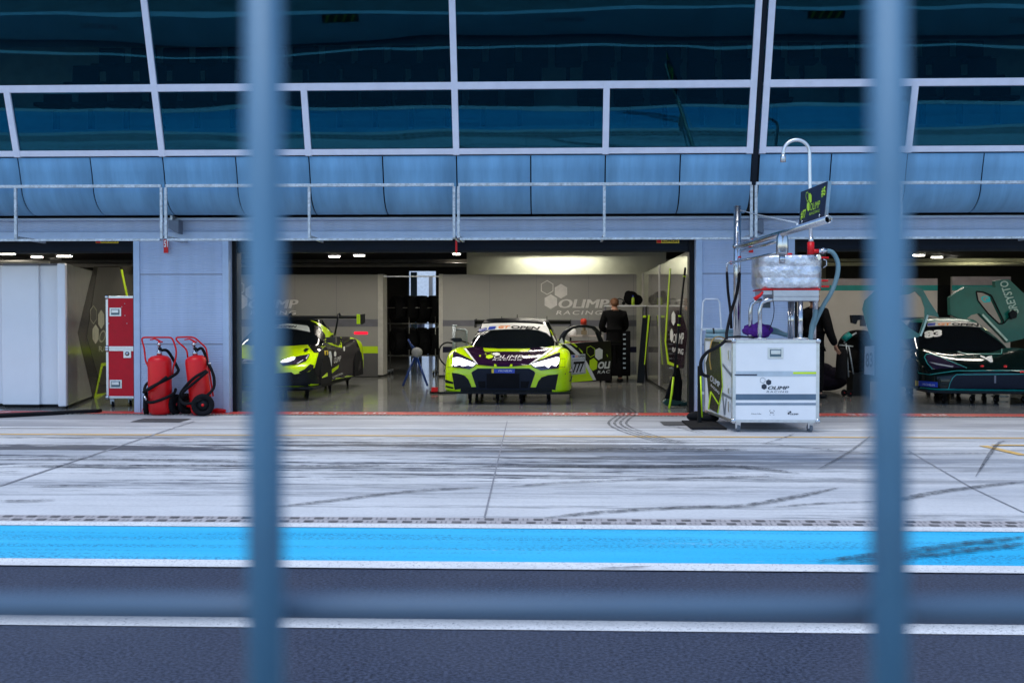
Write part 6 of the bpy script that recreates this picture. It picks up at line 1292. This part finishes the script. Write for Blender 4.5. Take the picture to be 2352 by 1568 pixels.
YQ = 20.5; p = PY(*r8(50, 1000), YQ); b = MB(); b.ball((p.x, YQ, .19), .36, 1.1, .6, .5); b.ball((p.x - .08, YQ, .38), .2, 1.2, .8, .8); b.ball((p.x + .12, YQ - .05, .30), .2, 1, .8, .8); solo('holdall', b, mat('holdall_dark', (.012, .010, .022), .9, var=.6, bump=.5, bs=20), 'dark slumped holdall on the floor behind the gas bottle trolley', 'bag')
c_ = PY(*r8(300, 920), 19.4); t = thing('loose_tyre', 'big dark tyre standing on edge left of the number 83 panel', 'tyre', (c_.x, 19.4, .3)); b = MB(); b.lathe([(.24, -.14), (.33, -.15), (.37, -.11), (.375, 0), (.37, .11), (.33, .15), (.24, .14), (.24, -.14)], (c_.x, 19.4, PY(*r8(300, 930), 19.4).z), (1, .9, 0), 30); obj('tread', b, TY, t); b = MB(); b.lathe([(0, -.02), (.2, -.10), (.238, -.12), (.238, .12), (.2, .1), (0, .02)], (c_.x, 19.4, PY(*r8(300, 930), 19.4).z), (1, .9, 0), 24); obj('rim', b, mat('dark_rim', (.006, .006, .007), .5, .0), t)
b = MB(); z3 = PY(*r8(300, 930), 19.4).z - .372; b.box(c_.x - .15, c_.x + .15, 19.2, 19.6, 0, z3) if z3 > .02 else None
if z3 > .02: solo('tyre_block', b, BLK, 'low black block under the big dark tyre', 'block')
else: b.bm.free()
b = MB(); a, c_ = PZ(*r8(1320, 1300)), PZ(*r8(1445, 1300)); b.tube([a + Vector((0, 0, .05)), c_ + Vector((0, 0, .05))], .016); solo('steel_bar', b, ALU, 'pale bar lying on the floor under the teal car nose', 'bar')
b = MB(); a, c_ = PZ(*rA(745, 1055)), PZ(*rA(860, 1060)); b.tube([a + Vector((0, 0, .05)), c_ + Vector((0, 0, .05))], .03); solo('steel_bar', b, ALU, 'short pale bar on the floor under the 777 car nose', 'bar')

# ================================================================ PEOPLE
def skin_mesh(name, joints, edges, m, parent, root=0, sub=2, sq=None):
    """joints: list of (point, rx, ry); one connected surface grown along the edges"""
    me = bpy.data.meshes.new(name); L = ROOT[parent.name]; me.from_pydata([tuple(Vector(j[0]) - L) for j in joints], edges, []); o = bpy.data.objects.new(name, me); link(o); o.parent = parent; ROOT[o.name] = L; me.materials.append(m)
    sk = o.modifiers.new('skin', 'SKIN'); sk.use_smooth_shade = True
    if not me.skin_vertices: return o
    for i, j in enumerate(joints): me.skin_vertices[0].data[i].radius = (j[1], j[2]); me.skin_vertices[0].data[i].use_root = (i == root)
    ss = o.modifiers.new('sub', 'SUBSURF'); ss.levels = sub; ss.render_levels = sub; return o
def person(label, base, yaw, H, elbows, hands, top, trousers, hair, legspread=.11, lean=.0, fingers=True):
    """base on the floor; yaw turns the chest; elbows/hands given in body space (x to the body's own left, y forward, z up)"""
    t = thing('person', label, 'person', base); k = H / 1.8; c, s = math.cos(yaw), math.sin(yaw)
    def W_(x, y, z): y = y + lean * max(0, z - .9); return Vector(base) + Vector((x * c - y * s, x * s + y * c, z)) * k
    J = []; E_ = []
    def add(p, rx, ry=None, par=None): J.append((W_(*p), rx * k, (ry or rx) * k)); i = len(J) - 1; E_.append((par, i)) if par is not None else None; return i
    pel = add((0, 0, .97), .145, .11); wa = add((0, .0, 1.12), .13, .095, pel); ch = add((0, .0, 1.30), .15, .11, wa); sh = add((0, -.01, 1.47), .10, .085, ch); nk = add((0, .0, 1.56), .055, .058, sh)
    hd0 = add((0, .02, 1.635), .072, .085, nk); hd1 = add((0, .02, 1.70), .078, .095, hd0); add((0, .01, 1.765), .055, .065, hd1)
    armi = {}; legi = {}
    for sd_, el, hn in ((1, elbows[0], hands[0]), (-1, elbows[1], hands[1])):
        a = add((sd_ * .19, -.01, 1.46), .066, .062, sh); e_ = add(el, .042, .042, a); h = add(hn, .027, .024, e_)
        d = (Vector(hn) - Vector(el)).normalized(); pm = Vector(hn) + d * .06; pmi = add(tuple(pm), .036, .018, h); armi[sd_] = (a, e_, h)
        if fingers:
            side = d.orthogonal().normalized(); fw = Vector((0, 1, -.3)).normalized() 
            sx = d.cross(Vector((0, 1, 0))); sx = sx.normalized() if sx.length > .2 else Vector((1, 0, 0))
            for q, ln in ((-.024, .062), (-.008, .075), (.008, .07), (.024, .055)):
                f0 = add(tuple(pm + d * .035 + sx * q), .0095, .0095, pmi); f1 = add(tuple(pm + d * (.035 + ln * .5) + sx * q + Vector((0, .012, 0))), .0085, .0085, f0); add(tuple(pm + d * (.035 + ln * .9) + sx * q + Vector((0, .03, 0))), .007, .007, f1)
            t0 = add(tuple(Vector(hn) + d * .035 + sx * -.035 + Vector((0, .015, 0))), .011, .011, h); add(tuple(Vector(hn) + d * .08 + sx * -.05 + Vector((0, .03, 0))), .009, .009, t0)
        l = add((sd_ * .09, 0, .90), .088, .088, pel); kn = add((sd_ * legspread, .02, .50), .056, .058, l); an = add((sd_ * (legspread + .01), -.01, .09), .038, .042, kn); toe = add((sd_ * (legspread + .03), .13, .035), .04, .03, an); legi[sd_] = (l, kn, an, toe)
    skin_mesh('body', J, E_, SKIN, t)
    # face on the head
    b = MB(); b.ball(W_(0, .115, 1.655), .016 * k, .8, 1, 1.3); b.ball(W_(.088, .02, 1.66), .022 * k, .4, .8, 1.3); b.ball(W_(-.088, .02, 1.66), .022 * k, .4, .8, 1.3); obj('nose_and_ears', b, SKIN, t)
    b = MB(); b.ball(W_(.032, .102, 1.685), .010 * k); b.ball(W_(-.032, .102, 1.685), .010 * k); obj('eyes', b, BLK, t)
    b = MB(); b.ball(W_(0, .005, 1.725), .098 * k, .95, 1.05, .78); b.ball(W_(0, -.03, 1.69), .088 * k, .95, .9, .9); obj('hair', b, hair, t)
    def sub_(name, ids, edges, gr, m, extra=None):
        J2 = [(J[i][0] - Vector((0, 0, .02 if i == nk else 0)), J[i][1] + gr * k * (1.5 if i == nk else 1), J[i][2] + gr * k * (1.5 if i == nk else 1)) for i in ids]; mp = {i: n for n, i in enumerate(ids)}
        if extra: J2, edges2 = extra(J2, mp)
        skin_mesh(name, J2, [(mp[a], mp[b_]) for a, b_ in edges], m, t)
    low = add((0, 0, .86), .15, .12); hi = add((0, 0, 1.10), .12, .09); ids = [pel, wa, ch, sh, low, nk] + list(armi[1]) + list(armi[-1]); ed = [(low, pel), (pel, wa), (wa, ch), (ch, sh), (sh, nk)] + [(sh, armi[q][0]) for q in (1, -1)] + [(armi[q][0], armi[q][1]) for q in (1, -1)] + [(armi[q][1], armi[q][2]) for q in (1, -1)]
    sub_('jacket', ids, ed, .036, top)
    ids = [pel, hi] + list(legi[1][:3]) + list(legi[-1][:3]); ed = [(pel, hi)] + [(pel, legi[q][0]) for q in (1, -1)] + [(legi[q][0], legi[q][1]) for q in (1, -1)] + [(legi[q][1], legi[q][2]) for q in (1, -1)]
    sub_('trousers', ids, ed, .022, trousers)
    for q in (1, -1): b = MB(); f0, f1 = J[legi[q][2]][0], J[legi[q][3]][0]; b.ball(((f0.x + f1.x) / 2, (f0.y + f1.y) / 2, base[2] + .05 * k), .14 * k, .45 + .5 * abs(s), .45 + .5 * abs(c), .36); obj('shoe', b, BLK, t)
    return t, W_
YPn = 23.2; g = PY(*r6(690, 1150), YPn)
pt_, WP = person('person with short reddish hair in black clothes standing with back turned behind the open door', (g.x, YPn, 0), R(6), 1.80, [(.27, .10, 1.17), (-.27, .10, 1.17)], [(.13, .32, 1.10), (-.13, .32, 1.10)], CLOTH, CLOTH, mat('short_reddish_hair', (.13, .055, .025), .8, var=.3, vs=60))
b = MB(); c0_ = PL(r6(697, 693), (0, YPn - .19, 0), Vector((0, 1, 0)))
for dx, dz, w_ in ((0, 0, .30), (.02, .045, .10), (0, -.03, .18)): b.box(c0_.x - w_ / 2, c0_.x + w_ / 2, YPn - .185, YPn - .182, c0_.z + dz, c0_.z + dz + .012)
# person walking in the right garage, right arm hanging
YW = 18.6; g = PY(1868, 900, YW)
person('person in black coat and trousers standing behind the silver tank, one arm hanging', (g.x, YW, 0), R(-35), 1.80, [(.30, -.06, 1.13), (-.26, -.04, 1.14)], [(.37, .03, .90), (-.26, .1, .92)], CLOTH, CLOTH, HAIR, legspread=.10)
b.bm.free()
g = PY(958, 800, 41); person('person in pale shirt outside the bright rear doorway, head and shoulders visible', (g.x, 41, 0), R(170), 1.78, [(.24, .02, 1.15), (-.24, .02, 1.15)], [(.25, .1, .92), (-.25, .1, .92)], CLOTHW, CLOTH, mat('dark_hair', (.03, .02, .015), .8), fingers=False)

# ================================================================ FENCE IN FRONT OF THE CAMERA
t = thing('mesh_fence', 'blurred blue grey bars of the steel mesh fence close to the camera', 'fence', (0, .25, .62))
BAR = mat('painted_bar', (.075, .185, .30), .45, .1, var=.08, vs=40)
YB1 = .255; r_ = 43 * YB1 / 2500
for pa_, pb__ in (((602, -700), (615, 2600)), ((2038, -700), (2046, 2600)), ((-835, -700), (-820, 2600)), ((3480, -700), (3486, 2600))):
    b = MB(); b.tube([PY(*pa_, YB1), PY(*pb__, YB1)], r_, 20); obj('upright_bar', b, BAR, t)
b = MB(); b.tube([PY(-2500, 1384, YB1 + .012), PY(4800, 1408, YB1 + .012)], r_ * .76, 16); obj('cross_bar', b, mat('shaded_bar_paint', (.07, .125, .20), .5), t)  # same paint as the other bars, its colour darkened to stand for shade
b = MB(); b.tube([PY(-2500, -1300, YB1 + .009), PY(4800, -1320, YB1 + .009)], r_ * .76, 16); obj('cross_bar', b, BAR, t)
